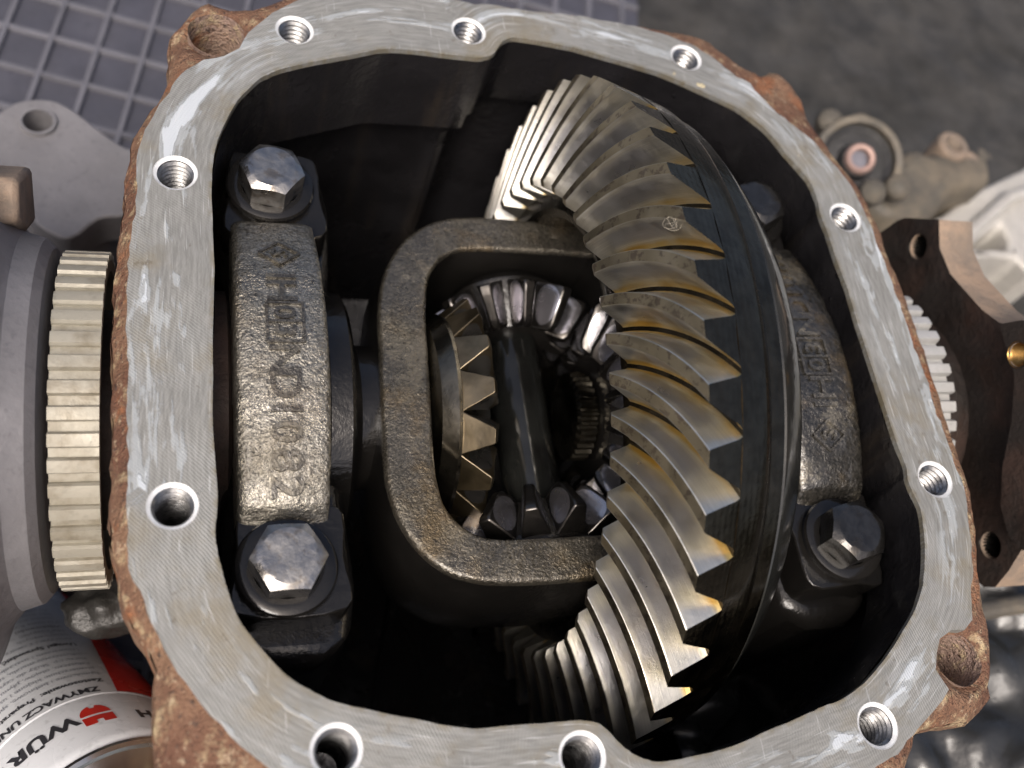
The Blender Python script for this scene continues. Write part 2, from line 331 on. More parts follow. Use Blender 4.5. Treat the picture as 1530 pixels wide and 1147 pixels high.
M['rimrust'] = m_plain('pitted_rust_rim', (.17, .135, .105), .75, .5, 6, .0018, col2=(.30, .215, .15), grain=24)  # lighter rust, also used as the lit tone of the hub carrier edges
M['golden'] = m_metal('brassy_thread', (.20, .115, .035), (.36, .21, .07), .34, 30, .0003, 1.0)
M['tile'] = m_plain('grey_plastic_tile', (.050, .050, .062), .45, .3, 4, .0006)
M['tilebar'] = m_plain('grey_plastic_bar', (.10, .10, .115), .5, .3, 3, .0006, grain=12)  # same plastic as the tile, painted lighter because the bars face upward light
M['concrete'] = m_plain('stained_concrete', (.014, .0137, .0128), .85, .7, 3.2, .006, col2=(.042, .040, .037), grain=7, lo=.3, hi=.72)
M['arm'] = m_plain('dirty_arm_paint', (.075, .068, .056), .65, .6, 4, .0015, col2=(.15, .125, .09), grain=14)
M['rubber'] = m_plain('black_rubber', (.02, .02, .021), .55, .4, 9, .001)
M['sleeve'] = m_plain('bushing_sleeve', (.30, .20, .17), .5, .3, 9, .0006, .3)
M['sleevehole'] = m_plain('bushing_bore', (.10, .10, .12), .4, .3, 9, .0006, .5)
M['alu'] = m_plain('cast_aluminium', (.40, .385, .355), .55, .25, 3, .0008, .15)
M['lump'] = m_plain('crumpled_grey_boot', (.026, .025, .023), .4, .4, 5, .0012)
M['sheet'] = m_oil('black_plastic_film', (.018, .019, .02), .22, .001)
M['pebble'] = m_plain('white_stone', (.68, .68, .64), .7, .15, 9, .001)
M['canwhite'] = m_plain('white_can_lacquer', (.62, .64, .66), .25, .04, 3, .0001)
M['canred'] = m_plain('red_can_lacquer', (.55, .025, .015), .3, .1, 3, .0001)
M['cantext'] = m_plain('black_print', (.03, .03, .035), .4, .1, 3, .0001)
M['cangrey'] = m_plain('grey_print', (.22, .23, .26), .4, .1, 3, .0001)
M['tin'] = m_metal('tinplate', (.50, .49, .45), (.62, .61, .58), .22, 6, .0002)
M['sealant'] = m_plain('old_sealant', (.34, .30, .20), .6, .4, 12, .002)
M['lint'] = m_plain('lint', (.36, .33, .27), .8, .1)

# ------------------------------------------------------------------ object helpers
def thing(name, label, cat, loc, group=None):
    o = bpy.data.objects.new(name, None)
    C.objects.link(o)
    o.location = Vector(loc) * S
    o.empty_display_size = .01
    o['label'] = label; o['category'] = cat
    if group: o['group'] = group
    return o

def root_off(parent):
    off = Vector((0, 0, 0))
    while parent is not None:
        off += parent.location / S
        parent = parent.parent
    return off

def add(name, verts, faces, mt, parent=None, label=None, smooth=30, uv=None, mats=None, fm=None):
    """one mesh object from world decimetre coordinates"""
    off = root_off(parent)
    me = bpy.data.meshes.new(name)
    me.from_pydata([((v[0] - off.x) * S, (v[1] - off.y) * S, (v[2] - off.z) * S) for v in verts], [], faces)
    if uv is not None:
        l = me.uv_layers.new(name='uv')
        for lp in me.loops: l.data[lp.index].uv = uv[lp.vertex_index]
    for k in (mats or [mt]): me.materials.append(k)
    if fm:
        for p, i in zip(me.polygons, fm): p.material_index = i
    bm = bmesh.new(); bm.from_mesh(me)
    bmesh.ops.recalc_face_normals(bm, faces=bm.faces)
    bm.to_mesh(me); bm.free()
    me.shade_smooth()
    if smooth is not None: me.set_sharp_from_angle(angle=radians(smooth))
    o = bpy.data.objects.new(name, me)
    C.objects.link(o)
    if parent is not None: o.parent = parent
    if label: o['label'] = label
    return o

def lathe(prof, n=48, axis='x', cen=(0, 0, 0), a0=0, a1=2 * pi, frame=None, close=False, caps=True):
    """prof: (axial, radius) pairs. returns verts, faces"""
    V = []; F = []
    full = abs(a1 - a0 - 2 * pi) < 1e-6
    cols = n if full else n + 1
    if frame is None:
        ax = {'x': Vector((1, 0, 0)), 'y': Vector((0, 1, 0)), 'z': Vector((0, 0, 1))}[axis]
        e1 = {'x': Vector((0, 1, 0)), 'y': Vector((0, 0, 1)), 'z': Vector((1, 0, 0))}[axis]
    else: ax, e1 = frame
    e2 = ax.cross(e1)
    cen = Vector(cen)
    for (x, r) in prof:
        for j in range(cols):
            a = a0 + (a1 - a0) * j / n
            V.append(cen + ax * x + (e1 * cos(a) + e2 * sin(a)) * r)
    for i in range(len(prof) - 1 + (1 if close else 0)):
        i2 = (i + 1) % len(prof)
        for j in range(n):
            j2 = (j + 1) % cols
            F.append((i * cols + j, i2 * cols + j, i2 * cols + j2, i * cols + j2))
    if not close and caps:
        if prof[0][1] > 1e-6 and full: F.append(tuple(range(cols)))
        if prof[-1][1] > 1e-6 and full: F.append(tuple((len(prof) - 1) * cols + j for j in range(cols)))
    return V, F

def join(*parts):
    V = []; F = []
    for v, f in parts:
        o = len(V); V += list(v); F += [tuple(i + o for i in q) for q in f]
    return V, F

def smooth_loop(pts, sub=3):
    """Catmull-Rom through a closed loop"""
    out = []; n = len(pts)
    for i in range(n):
        p0, p1, p2, p3 = (Vector(pts[(i + k - 1) % n]) for k in range(4))
        for j in range(sub):
            t = j / sub
            out.append(.5 * ((2 * p1) + (p2 - p0) * t + (2 * p0 - 5 * p1 + 4 * p2 - p3) * t * t + (3 * p1 - p0 - 3 * p2 + p3) * t ** 3))
    return out

def area(l): return .5 * sum(l[i - 1][0] * l[i][1] - l[i][0] * l[i - 1][1] for i in range(len(l)))

def offset(loop, d):
    """push a closed 2-D loop outward by d (simple vertex normals)"""
    n = len(loop); sg = 1 if area(loop) > 0 else -1
    out = []
    for i in range(n):
        t = Vector(loop[(i + 1) % n]) - Vector(loop[i - 1])
        if t.length < 1e-9: t = Vector((1, 0))
        t.normalize()
        out.append(Vector(loop[i]) + Vector((t.y, -t.x)) * d * sg)
    return out

def inside(p, loop):
    c = False; n = len(loop); x, y = p[0], p[1]
    for i in range(n):
        x1, y1 = loop[i][0], loop[i][1]; x2, y2 = loop[i - 1][0], loop[i - 1][1]
        if (y1 > y) != (y2 > y) and x < (x2 - x1) * (y - y1) / (y2 - y1) + x1: c = not c
    return c

def cdt(outer, holes, extra=()):
    """triangulate outer minus holes; returns 2-D verts, faces"""
    pts = []; edges = []
    for lp in [outer] + list(holes):
        o = len(pts); n = len(lp)
        pts += [Vector((p[0], p[1])) for p in lp]
        edges += [(o + i, o + (i + 1) % n) for i in range(n)]
    pts += [Vector((p[0], p[1])) for p in extra]
    V, E, F, *_ = delaunay_2d_cdt(pts, edges, [], 0, 1e-6)
    FF = []
    for f in F:
        c = sum((V[i] for i in f), Vector((0, 0))) / len(f)
        if inside(c, outer) and not any(inside(c, h) for h in holes): FF.append(tuple(f))
    return V, FF

def circle(c, r, n=32): return [Vector((c[0] + r * cos(2 * pi * k / n), c[1] + r * sin(2 * pi * k / n))) for k in range(n)]

def fn(x, y, z, sc, amp): return noise.noise(Vector((x * sc, y * sc, z * sc))) * amp

def bevel_mod(o, w, seg=2, ang=35):
    b = o.modifiers.new('bevel', 'BEVEL'); b.width = w * S; b.segments = seg
    b.limit_method = 'ANGLE'; b.angle_limit = radians(ang); b.harden_normals = False
    return o

def prism(poly, plane, lo, hi, holes=()):
    """extrude a 2-D outline; plane 'z': (x,y) at z lo..hi, plane 'x': (y,z) at x lo..hi"""
    V2, F2 = cdt(poly, holes)
    P = (lambda p, h: (p[0], p[1], h)) if plane == 'z' else (lambda p, h: (h, p[0], p[1]))
    n = len(V2)
    V = [P(p, lo) for p in V2] + [P(p, hi) for p in V2]
    F = [tuple(f) for f in F2] + [tuple(i + n for i in reversed(f)) for f in F2]
    cnt = {}
    for f in F2:
        for i in range(len(f)):
            a, b = f[i], f[(i + 1) % len(f)]
            cnt[(min(a, b), max(a, b))] = cnt.get((min(a, b), max(a, b)), []) + [(a, b)]
    for k, e in cnt.items():
        if len(e) == 1:
            a, b = e[0]; F.append((b, a, a + n, b + n))
    return V, F

def copy_part(o, parent=None, mtx=None):
    c = o.copy(); C.objects.link(c)
    if parent is not None: c.parent = parent
    return c

def text_mesh(txt, size, bold=0.0, spacing=1.0):
    """flat letters as vertices and faces, baseline at y 0, starting at x 0"""
    cu = bpy.data.curves.new('text', 'FONT')
    cu.body = txt; cu.size = size; cu.offset = bold; cu.space_character = spacing; cu.resolution_u = 3
    o = bpy.data.objects.new('text', cu); C.objects.link(o)
    dg = bpy.context.evaluated_depsgraph_get(); dg.update()
    me = o.evaluated_get(dg).to_mesh()
    V = [tuple(v.co) for v in me.vertices]; F = [tuple(p.vertices) for p in me.polygons]
    o.evaluated_get(dg).to_mesh_clear()
    bpy.data.objects.remove(o); bpy.data.curves.remove(cu)
    return V, F

def tube(path, r, n=6):
    V = []; F = []
    for i, p in enumerate(path):
        p = Vector(p)
        t = (Vector(path[min(i + 1, len(path) - 1)]) - Vector(path[max(i - 1, 0)])).normalized()
        a = t.orthogonal().normalized(); b = t.cross(a)
        for k in range(n): V.append(p + (a * cos(2 * pi * k / n) + b * sin(2 * pi * k / n)) * r)
    for i in range(len(path) - 1):
        for k in range(n):
            F.append((i * n + k, i * n + (k + 1) % n, (i + 1) * n + (k + 1) % n, (i + 1) * n + k))
    return V, F

# ================================================================== GROUND
def structure(name, V, F, mt):
    o = add(name, V, F, mt); o['kind'] = 'structure'; return o
G = 40
structure('concrete_floor', [(-G, -G, -1.80), (G, -G, -1.80), (G, G, -1.80), (-G, G, -1.80)], [(0, 1, 2, 3)], M['concrete'])

# ================================================================== AXLE HOUSING
hs = thing('axle_housing', 'open rusty cast iron axle housing with a bare machined flange and ten threaded holes', 'axle housing', (XM, 0, -1.68))
mouth = smooth_loop(MOUTH, 4)
mouth = [p + Vector((noise.noise(Vector((p.x * 70, p.y * 70, 2))), noise.noise(Vector((p.x * 70, p.y * 70, 8))))) * .0018 for p in mouth]
face = [Vector(p) for p in FACE]
outer = smooth_loop(OUTER, 2)
EARR = (.076, .064)
for c, r in zip(EARHOLES, EARR):
    for p in face:
        d = p - Vector(c)
        if d.length < r + .008: p += d.normalized() * (r + .008 - d.length)
def jag(loop, amp):
    out = []
    n = len(loop)
    for i in range(n):
        a = Vector(loop[i]); b = Vector(loop[(i + 1) % n]); k = max(1, int((b - a).length / .022))
        for j in range(k): out.append(a.lerp(b, j / k))
    off = offset(out, 1)
    return [p + (q - p) * (noise.noise(Vector((p.x * 16, p.y * 16, 3))) + .6 * noise.noise(Vector((p.x * 50, p.y * 50, 9)))) * amp for p, q in zip(out, off)]
face = jag(face, .008)
for c, r in zip(EARHOLES, EARR):
    for p in face:
        d = p - Vector(c)
        if d.length < r + .006: p += d.normalized() * (r + .006 - d.length)
outer = jag(outer, .008)

# arc length along the mouth and distance from it, for the scrape marks
acc = [0.0]
for i in range(len(mouth)): acc.append(acc[-1] + (mouth[(i + 1) % len(mouth)] - mouth[i]).length)
def mouth_uv(p):
    best = (9, 0)
    for i in range(len(mouth)):
        a = mouth[i]; b = mouth[(i + 1) % len(mouth)]
        d = b - a; t = max(0, min(1, (p - a).dot(d) / max(d.dot(d), 1e-9)))
        e = (a + d * t - p).length
        if e < best[0]: best = (e, acc[i] + t * d.length)
    return (best[1], best[0])
HR = .0535
hl = [circle(c, HR, 36) for c in HOLES]
ext = []
for x in [i * .045 for i in range(-12, 44)]:
    for y in [j * .045 for j in range(-30, 30)]:
        p = Vector((x, y))
        if inside(p, face) and not inside(p, mouth) and all((p - Vector(c)).length > HR + .012 for c in HOLES): ext.append(p)
V2, F2 = cdt(face, [mouth] + hl, ext)
n0 = len(V2)
V = [(p.x, p.y, 0) for p in V2]; UV = [mouth_uv(p) for p in V2]; F = list(F2)
def skirt(loop, z0, z1):
    o = len(V)
    for p in loop:
        u = mouth_uv(p)
        V.append((p[0], p[1], z0)); UV.append(u); V.append((p[0], p[1], z1)); UV.append(u)
    k = len(loop)
    for i in range(k): F.append((o + 2 * i, o + 2 * ((i + 1) % k), o + 2 * ((i + 1) % k) + 1, o + 2 * i + 1))
skirt(face, -.0002, -.03); skirt(mouth, -.0002, -.018)
fo = add('flange_face', V, F, M['face'], hs, uv=UV)

# rough cast rim around the machined face
def dist(p, loop):
    e = 9
    for i in range(len(loop)):
        a = loop[i - 1]; d = loop[i] - a
        t = max(0, min(1, (p - a).dot(d) / max(d.dot(d), 1e-9)))
        e = min(e, (a + d * t - p).length)
    return e
earl = [circle(c, r, 40) for c, r in zip(EARHOLES, EARR)]
ext = []
fb = face[::2]; ob = outer[::2]
for i in range(-30, 108):
    for j in range(-64, 60):
        p = Vector((i * .02 + random.uniform(-.004, .004), j * .02 + random.uniform(-.004, .004)))
        if inside(p, outer) and not inside(p, face) and dist(p, fb) > .008 and dist(p, ob) > .008 and all((p - Vector(c)).length > r + .01 for c, r in zip(EARHOLES, EARR)): ext.append(p)
V2, F2 = cdt(outer, [face] + earl, ext)
def rz(p):
    d = dist(p, fb); e = dist(p, ob)
    ear = min(1, e / .05)
    z = -.006 - min(d, .16) * .30 - .05 * (1 - ear) ** 2
    for c, r in zip(EARHOLES, EARR):                       # each ear is spot-faced round its hole
        q = (p - Vector(c)).length
        z -= .022 * max(0, 1 - max(0, q - r) / .035)
    return z + noise.noise(Vector((p.x * 22, p.y * 22, 1))) * .006 + noise.noise(Vector((p.x * 60, p.y * 60, 5))) * .0035
V = [(p.x, p.y, rz(p)) for p in V2]; F = list(F2)
lev = [(None, 0), (-.11, .006), (-.20, .0), (-.30, -.02), (-.36, -.05), (-1.0, -.06), (-1.55, -.10), (-1.68, -.3)]
rows = []
for z, d in lev:
    lp = offset(outer, d)
    row = []
    for q, p in zip(lp, outer):
        zz = rz(p) - .001 if z is None else z + noise.noise(Vector((p.x * 9, p.y * 9, z * 9))) * .012
        k = noise.noise(Vector((q.x * 25, q.y * 25, zz * 25))) * .006
        row.append(len(V)); V.append((q.x + k, q.y + k, zz))
    rows.append(row)
for a, b in zip(rows[:-1], rows[1:]):
    k = len(a)
    for i in range(k): F.append((a[i], a[(i + 1) % k], b[(i + 1) % k], b[i]))
add('casting_rim', V, F, M['rust'], hs, smooth=55)
for c, r in zip(EARHOLES, EARR):
    Vh, Fh = lathe([(-.03, r + .003), (-.06, r), (-.20, r - .004), (-.28, r * .93), (-.36, r * .9)], 40, 'z', (c[0], c[1], 0))
    Vh = [v + Vector((fn(v.x, v.y, v.z, 25, .004), fn(v.y, v.z, v.x, 25, .004), 0)) for v in Vh]
    Fh = Fh[:-2]
    add('mounting_hole', Vh, Fh, M['rust_pale'], hs, smooth=60)

# threaded cover bolt holes
prof = [(.0006, HR + .0015), (-.0015, HR - .002), (-.006, .0455)]
z = -.012
while z > -.26:
    prof += [(z, .0465), (z - .0065, .0390), (z - .0085, .0390), (z - .015, .0465)]; z -= .0165
prof += [(-.30, .040), (-.31, .0)]
Vh, Fh = lathe(prof, 40, 'z')
Fh = [f for f in Fh if len(f) == 4]
fmat = []
for i in range(len(prof) - 1): fmat += [0 if i < 2 else 1] * 40
fmat += [1] * (len(Fh) - len(fmat))
b0 = None
for c in HOLES:
    if b0 is None:
        hs_loc = hs.location.copy(); hs.location = (0, 0, 0)
        b0 = add('bolt_hole', Vh, Fh, None, None, mats=[M['chamfer'], M['thread']], fm=fmat, smooth=25)
        hs.location = hs_loc
        o = b0
    else:
        o = b0.copy(); C.objects.link(o)
    o.parent = hs
    o.location = Vector((c[0] - XM, c[1], 1.68)) * S
    o.rotation_euler.z = random.uniform(0, 6)

# cavity: wall under the mouth, undercut below the flange, floor
V = []; F = []; rows = []
for k, (z, w) in enumerate([(-.016, -.002), (-.10, .0), (-.26, .0), (-.30, 1), (-.36, 2), (-1.2, 2), (-1.5, 1), (-1.62, -.3)]):
    lp = []
    for q, q2 in zip(offset(mouth, .05), mouth):
        ul = max(0, min(1, (.60 - q2.x) / .06)) if q2.y > .55 else 0
        dd = w if abs(w) < .5 else ((.03 + .03 * ul) if w == 1 else (.065 + .025 * ul))
        zz = z - (.06 if (ul and k in (2, 3, 4)) else 0)
        p = q2 + (q - q2) / .05 * dd
        lp.append((p.x + fn(p.x, p.y, z, 6, .006), p.y + fn(p.y, p.x, z, 6, .006), zz + (fn(p.x, p.y, 0, 4, .01) if k > 1 else 0)))
    rows.append(range(len(V), len(V) + len(lp))); V += lp
for a, b in zip(rows[:-1], rows[1:]):
    k = len(a)
    for i in range(k): F.append((a[i], a[(i + 1) % k], b[(i + 1) % k], b[i]))
F.append(tuple(rows[-1]))
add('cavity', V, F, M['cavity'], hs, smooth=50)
# casting webs and bearing saddles inside
for sx in (0, 1):
    px = [-.17, .125] if sx == 0 else [2 * XM - .125, 2 * XM + .17]
    poly = smooth_loop([(px[0], -.70), (px[1], -.70), (px[1] + .0, -.2), (px[1], .2), (px[1], .74), (px[0], .74), (px[0], .2), (px[0], -.2)], 3)
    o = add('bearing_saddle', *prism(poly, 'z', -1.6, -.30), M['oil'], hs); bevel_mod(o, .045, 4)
for sgn in (-1, 1):
    Vt, Ft = lathe([(.0, .30), (.30, .30), (.34, .36), (.5, .36), (.52, .30)], 40, 'x', (XM - .724 - .36 - .30 if sgn < 0 else 1.72, 0, ZC))
    add('axle_tube', Vt, Ft, M['hubrust'], hs)
# scraps of old sealant hanging on the mouth edge
for k, pts in enumerate((SCRAPS[:4], SCRAPS[4:])):
    path = [(p[0], p[1], -.012 + random.uniform(-.012, .006)) for p in pts]
    Vt, Ft = tube([Vector(path[0]).lerp(Vector(path[-1]), t) + Vector((0, .006 * sin(t * 7), .004 * cos(t * 9))) for t in [i / 10 for i in range(11)]], .011, 7)
    Vt = [v + Vector((fn(*v, 70, .010), fn(*v, 90, .008), fn(*v, 50, .008))) for v in Vt]
    add('sealant_scrap', Vt, Ft, M['sealant'], hs)

# ------------------------------------------------------------------ bearing caps
def ztop(y):
    a = abs(y)
    if a < .395: return -.044 - .58 * a * a
    t = min(1, (a - .395) / .06); t = t * t * (3 - 2 * t)
    return -.1345 - .0535 * t - .06 * (a - .395)
X0, X1 = -.147, .068
def cap_body():
    xs = [X0, X0 + .002, X0 + .007, X0 + .016, X0 + .028] + [X0 + .028 + (X1 - X0 - .044) * k / 8 for k in range(1, 9)] + [X1 - .008, X1 - .002, X1]
    dz = [-.028, -.016, -.008, -.002, 0] + [0] * 8 + [-.003, -.008, -.016]
    ys = [-.47 + .94 * k / 94 for k in range(95)]
    V = []; F = []
    for y in ys:
        for x, d in zip(xs, dz):
            bulge = .006 * (1 - ((x + .035) / .115) ** 2)
            wx = .012 * sin(pi * (y + .47) / .94) if x > 0 else -.004 * sin(pi * (y + .47) / .94) * (x < -.1)
            V.append((x + wx + fn(x, y, 0, 30, .0015), y, ztop(y) + d + bulge + fn(x, y, 1, 40, .0025) + fn(x, y, 3, 12, .003)))
    nx = len(xs)
    for i in range(len(ys) - 1):
        for j in range(nx - 1): F.append((i * nx + j, i * nx + j + 1, (i + 1) * nx + j + 1, (i + 1) * nx + j))
    o = len(V)                       # skirts down to the saddle
    for i, y in enumerate(ys):
        V.append((V[i * nx][0], y, -.45)); V.append((V[i * nx + nx - 1][0], y, -.45))
    for i in range(len(ys) - 1):
        F.append((i * nx, (i + 1) * nx, o + 2 * (i + 1), o + 2 * i))
        F.append((i * nx + nx - 1, o + 2 * i + 1, o + 2 * (i + 1) + 1, (i + 1) * nx + nx - 1))
    return V, F
def cap_text():
    V = []; F = []
    def glyph(t, size, yc, xb, flat=1.0, rot=0):
        v, f = text_mesh(t, size, .0012)
        x0 = min(p[0] for p in v); x1 = max(p[0] for p in v)
        o = len(V)
        # reading direction runs towards -y, letter tops towards +x
        top = []
        for p in v:
            yy = yc - (p[0] - (x0 + x1) / 2) * flat; xx = xb + p[1]
            top.append((xx, yy))
        nn = len(top)
        for xx, yy in top: V.append((xx, yy, ztop(yy) + .006 * (1 - ((xx + .035) / .115) ** 2) + .0075))
        for xx, yy in top: V.append((xx, yy, ztop(yy) - .004))
        F.extend(tuple(i + o for i in q) for q in f)
        cnt = {}
        for q in f:
            for i in range(len(q)):
                a, b = q[i], q[(i + 1) % len(q)]
                cnt.setdefault((min(a, b), max(a, b)), []).append((a, b))
        for e in cnt.values():
            if len(e) == 1:
                a, b = e[0]; F.append((b + o, a + o, a + o + nn, b + o + nn))
    XB = -.068
    for t, y in (('1', .185), ('H', .135), ('N', -.065), ('D', -.132), ('1', -.192), ('0', -.247), ('8', -.312), ('2', -.372)):
        glyph(t, .108, y, XB)
    glyph('S', .062, .272, XB + .017)
    glyph('0', .074, .066, XB + .016, 1.1); glyph('3', .074, .014, XB + .016, 1.1)
    def bar(a, b, w):
        a = Vector(a); b = Vector(b); d = (b - a).normalized(); nn = Vector((d.y, -d.x)) * w / 2
        o = len(V); k = max(2, int((b - a).length / .03))
        for i in range(k + 1):
            p = a.lerp(b, i / k)
            for q, h in ((p - nn, -.004), (p - nn, .009), (p + nn, .009), (p + nn, -.004)):
                V.append((q.x, q.y, ztop(q.y) + .004 + h))
        for i in range(k):
            for j in range(4):
                F.append((o + i * 4 + j, o + i * 4 + (j + 1) % 4, o + (i + 1) * 4 + (j + 1) % 4, o + (i + 1) * 4 + j))
    bx0, bx1, by0, by1 = XB - .004, XB + .086, -.018, .096
    for a, b in (((bx0, by0), (bx1, by0)), ((bx1, by0), (bx1, by1)), ((bx1, by1), (bx0, by1)), ((bx0, by1), (bx0, by0)), ((bx0, .040), (bx1, .040))): bar(a, b, .007)
    cx, cy = XB + .038, .272
    q = [(cx + .052, cy), (cx, cy - .042), (cx - .052, cy), (cx, cy + .042)]
    for i in range(4): bar(q[i], q[(i + 1) % 4], .006)
    return V, F
def bolt_mesh():
    V = []; F = []; fm = []
    n = 72; R = .0895
    def hexr(a):
        b = (a % (pi / 3)) - pi / 6
        return R * cos(pi / 6) / cos(b)
    rows = []
    for kind in ('base', 'edge', 'ring', 'in', 'in2'):
        rows.append(len(V))
        for k in range(n):
            a = 2 * pi * k / n; r = hexr(a)
            if kind == 'base': rr, z = r, 0
            elif kind == 'edge': rr, z = r, .0755 - (r - .0660) * .55
            elif kind == 'ring': rr, z = .0660, .0765
            elif kind == 'in': rr, z = .058, .0775
            else: rr, z = .03, .077
            V.append((rr * cos(a), rr * sin(a), z + fn(cos(a) * rr, sin(a) * rr, z, 40, .0012)))
    for a, b in zip(rows[:-1], rows[1:]):
        for k in range(n): F.append((a + k, a + (k + 1) % n, b + (k + 1) % n, b + k)); fm.append(0)
    F.append(tuple(rows[-1] + k for k in range(n))); fm.append(0)
    v, f = lathe([(-.032, .116), (-.012, .121), (-.004, .117), (.0, .108), (.0015, .092), (.0, .08)], 48, 'z')
    o = len(V); V += v; F += [tuple(i + o for i in q) for q in f[:-1]]; fm += [1] * (len(f) - 1)
    return V, F, fm
cap = add('bearing_cap', *cap_body(), M['capcast'], hs, smooth=50)
add('cast_lettering', *cap_text(), M['letter'], cap, smooth=20)
for s in (-1, 1):
    ya, yb = (.40, .675) if s > 0 else (-.655, -.40)
    poly = smooth_loop([(-.148, ya), (.098, ya), (.102, (ya + yb) / 2), (.085 if s > 0 else .095, yb), (-.06, yb), (-.140, yb), (-.150, (ya + yb) / 2)], 4)
    f = add('cap_foot', *prism(poly, 'z', -.5, -.180), M['oil'], cap, smooth=40); bevel_mod(f, .012)
BV, BF, BM = bolt_mesh()
def bolt(parent, y, rot, mt, first=[None], label=None):
    if first[0] is None:
        o = add('cap_bolt', BV, BF, None, None, mats=[mt, M['washer']], fm=BM, smooth=24); first[0] = o
    else:
        o = first[0].copy(); o.data = first[0].data.copy(); o.data.materials[0] = mt; C.objects.link(o)
    o.parent = parent
    o.location = Vector((-.0376 - XM, y, -.150 + 1.68)) * S
    o.rotation_euler.z = rot
    return o
cap2 = cap.copy(); C.objects.link(cap2); cap2.parent = hs; cap2.rotation_euler.z = pi
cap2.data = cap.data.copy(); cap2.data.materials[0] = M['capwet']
for ch in list(cap.children):
    c = ch.copy(); C.objects.link(c); c.parent = cap2
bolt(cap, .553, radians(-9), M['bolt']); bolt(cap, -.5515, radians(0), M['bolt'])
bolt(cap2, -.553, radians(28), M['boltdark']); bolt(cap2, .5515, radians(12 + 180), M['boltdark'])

# ================================================================== DIFFERENTIAL CARRIER WITH RING GEAR
AX = (XM, 0, ZC)
car = thing('differential_carrier', 'oily differential carrier with a golden brown spiral ring gear bolted to its right side', 'differential', AX)
# case with its window
ow = smooth_loop([(.256, -.10), (.256, .10), (.263, .30), (.315, .45), (.42, .552), (.56, .586), (.80, .586), (.90, .586), (.98, .586), (1.0, .56), (1.0, .30), (1.0, 0), (1.0, -.30), (1.0, -.56), (.98, -.586), (.90, -.586), (.80, -.586), (.56, -.586), (.42, -.552), (.315, -.45), (.263, -.30)], 6)
iw = smooth_loop([(.397, -.10), (.397, .10), (.399, .27), (.420, .372), (.475, .435), (.56, .462), (.80, .462), (.88, .462), (.96, .458), (.98, .44), (.98, .24), (.98, 0), (.98, -.24), (.98, -.44), (.96, -.458), (.88, -.462), (.80, -.462), (.56, -.462), (.475, -.435), (.420, -.372), (.399, -.27)], 6)
def casef(lp, z, sc=1.0, off=0.0):
    return [(XM + (p[0] - XM) * (1 + (sc - 1) * .5) + (.05 * p[1] - .004) * max(0, min(1, (.8 - p[0]) / .4)), p[1] * sc, z) for p in (offset(lp, off) if off else lp)]
V = []; F = []
levels = [casef(iw, -.98), casef(iw, -.60), casef(iw, -.306, 1, .0), casef(iw, -.296, 1, .003), casef(iw, -.2915, 1, .008)]
mid = [[(a[0] * (1 - t) + b[0] * t, a[1] * (1 - t) + b[1] * t, -.291) for a, b in zip(casef(iw, 0, 1, .009), casef(ow, 0, 1, -.011))] for t in (.06, .25, .5, .75, .94)]
levels += mid
levels += [casef(ow, -.2925, 1, -.009), casef(ow, -.300, 1, -.002), casef(ow, -.315), casef(ow, -.42, 1.045), casef(ow, -.516, 1.065), casef(ow, -.65, 1.04), casef(ow, -.80, .95), casef(ow, -.98, .75)]
k = len(ow)
for lp in levels:
    for p in lp: V.append((p[0] + fn(*p, 22, .002), p[1] + fn(p[1], p[0], p[2], 22, .002), p[2] + fn(p[0], p[1], p[2], 28, .004)))
fm = []
for i in range(len(levels) - 1):
    for j in range(k):
        F.append((i * k + j, i * k + (j + 1) % k, (i + 1) * k + (j + 1) % k, (i + 1) * k + j))
        fm.append(0 if 2 <= i <= 11 else 1)
F.append(tuple(range(k))); fm.append(1)
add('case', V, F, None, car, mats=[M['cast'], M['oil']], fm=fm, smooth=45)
add('bearing', *lathe([(.075, .20), (.080, .34), (.095, .365), (.150, .365), (.165, .34), (.17, .25), (.20, .215), (.33, .20)], 64, 'x', (0, 0, ZC)), M['oil'], car)
add('bearing', *lathe([(1.10, .60), (1.2, .42), (1.26, .30), (1.28, .345), (1.295, .365), (1.36, .365), (1.37, .2)], 64, 'x', (0, 0, ZC)), M['casewet'], car)
pv, pf = lathe([(-.47, .086), (.47, .086)], 40, 'y', (XM, 0, ZC))
pv2 = []
n = 24
pv, pf = lathe([(-.47 + .94 * i / n, .086 + .0008 * sin(i * 2.1)) for i in range(n + 1)], 40, 'y', (XM, 0, ZC))
add('cross_pin', pv, pf, M['pin'], car)

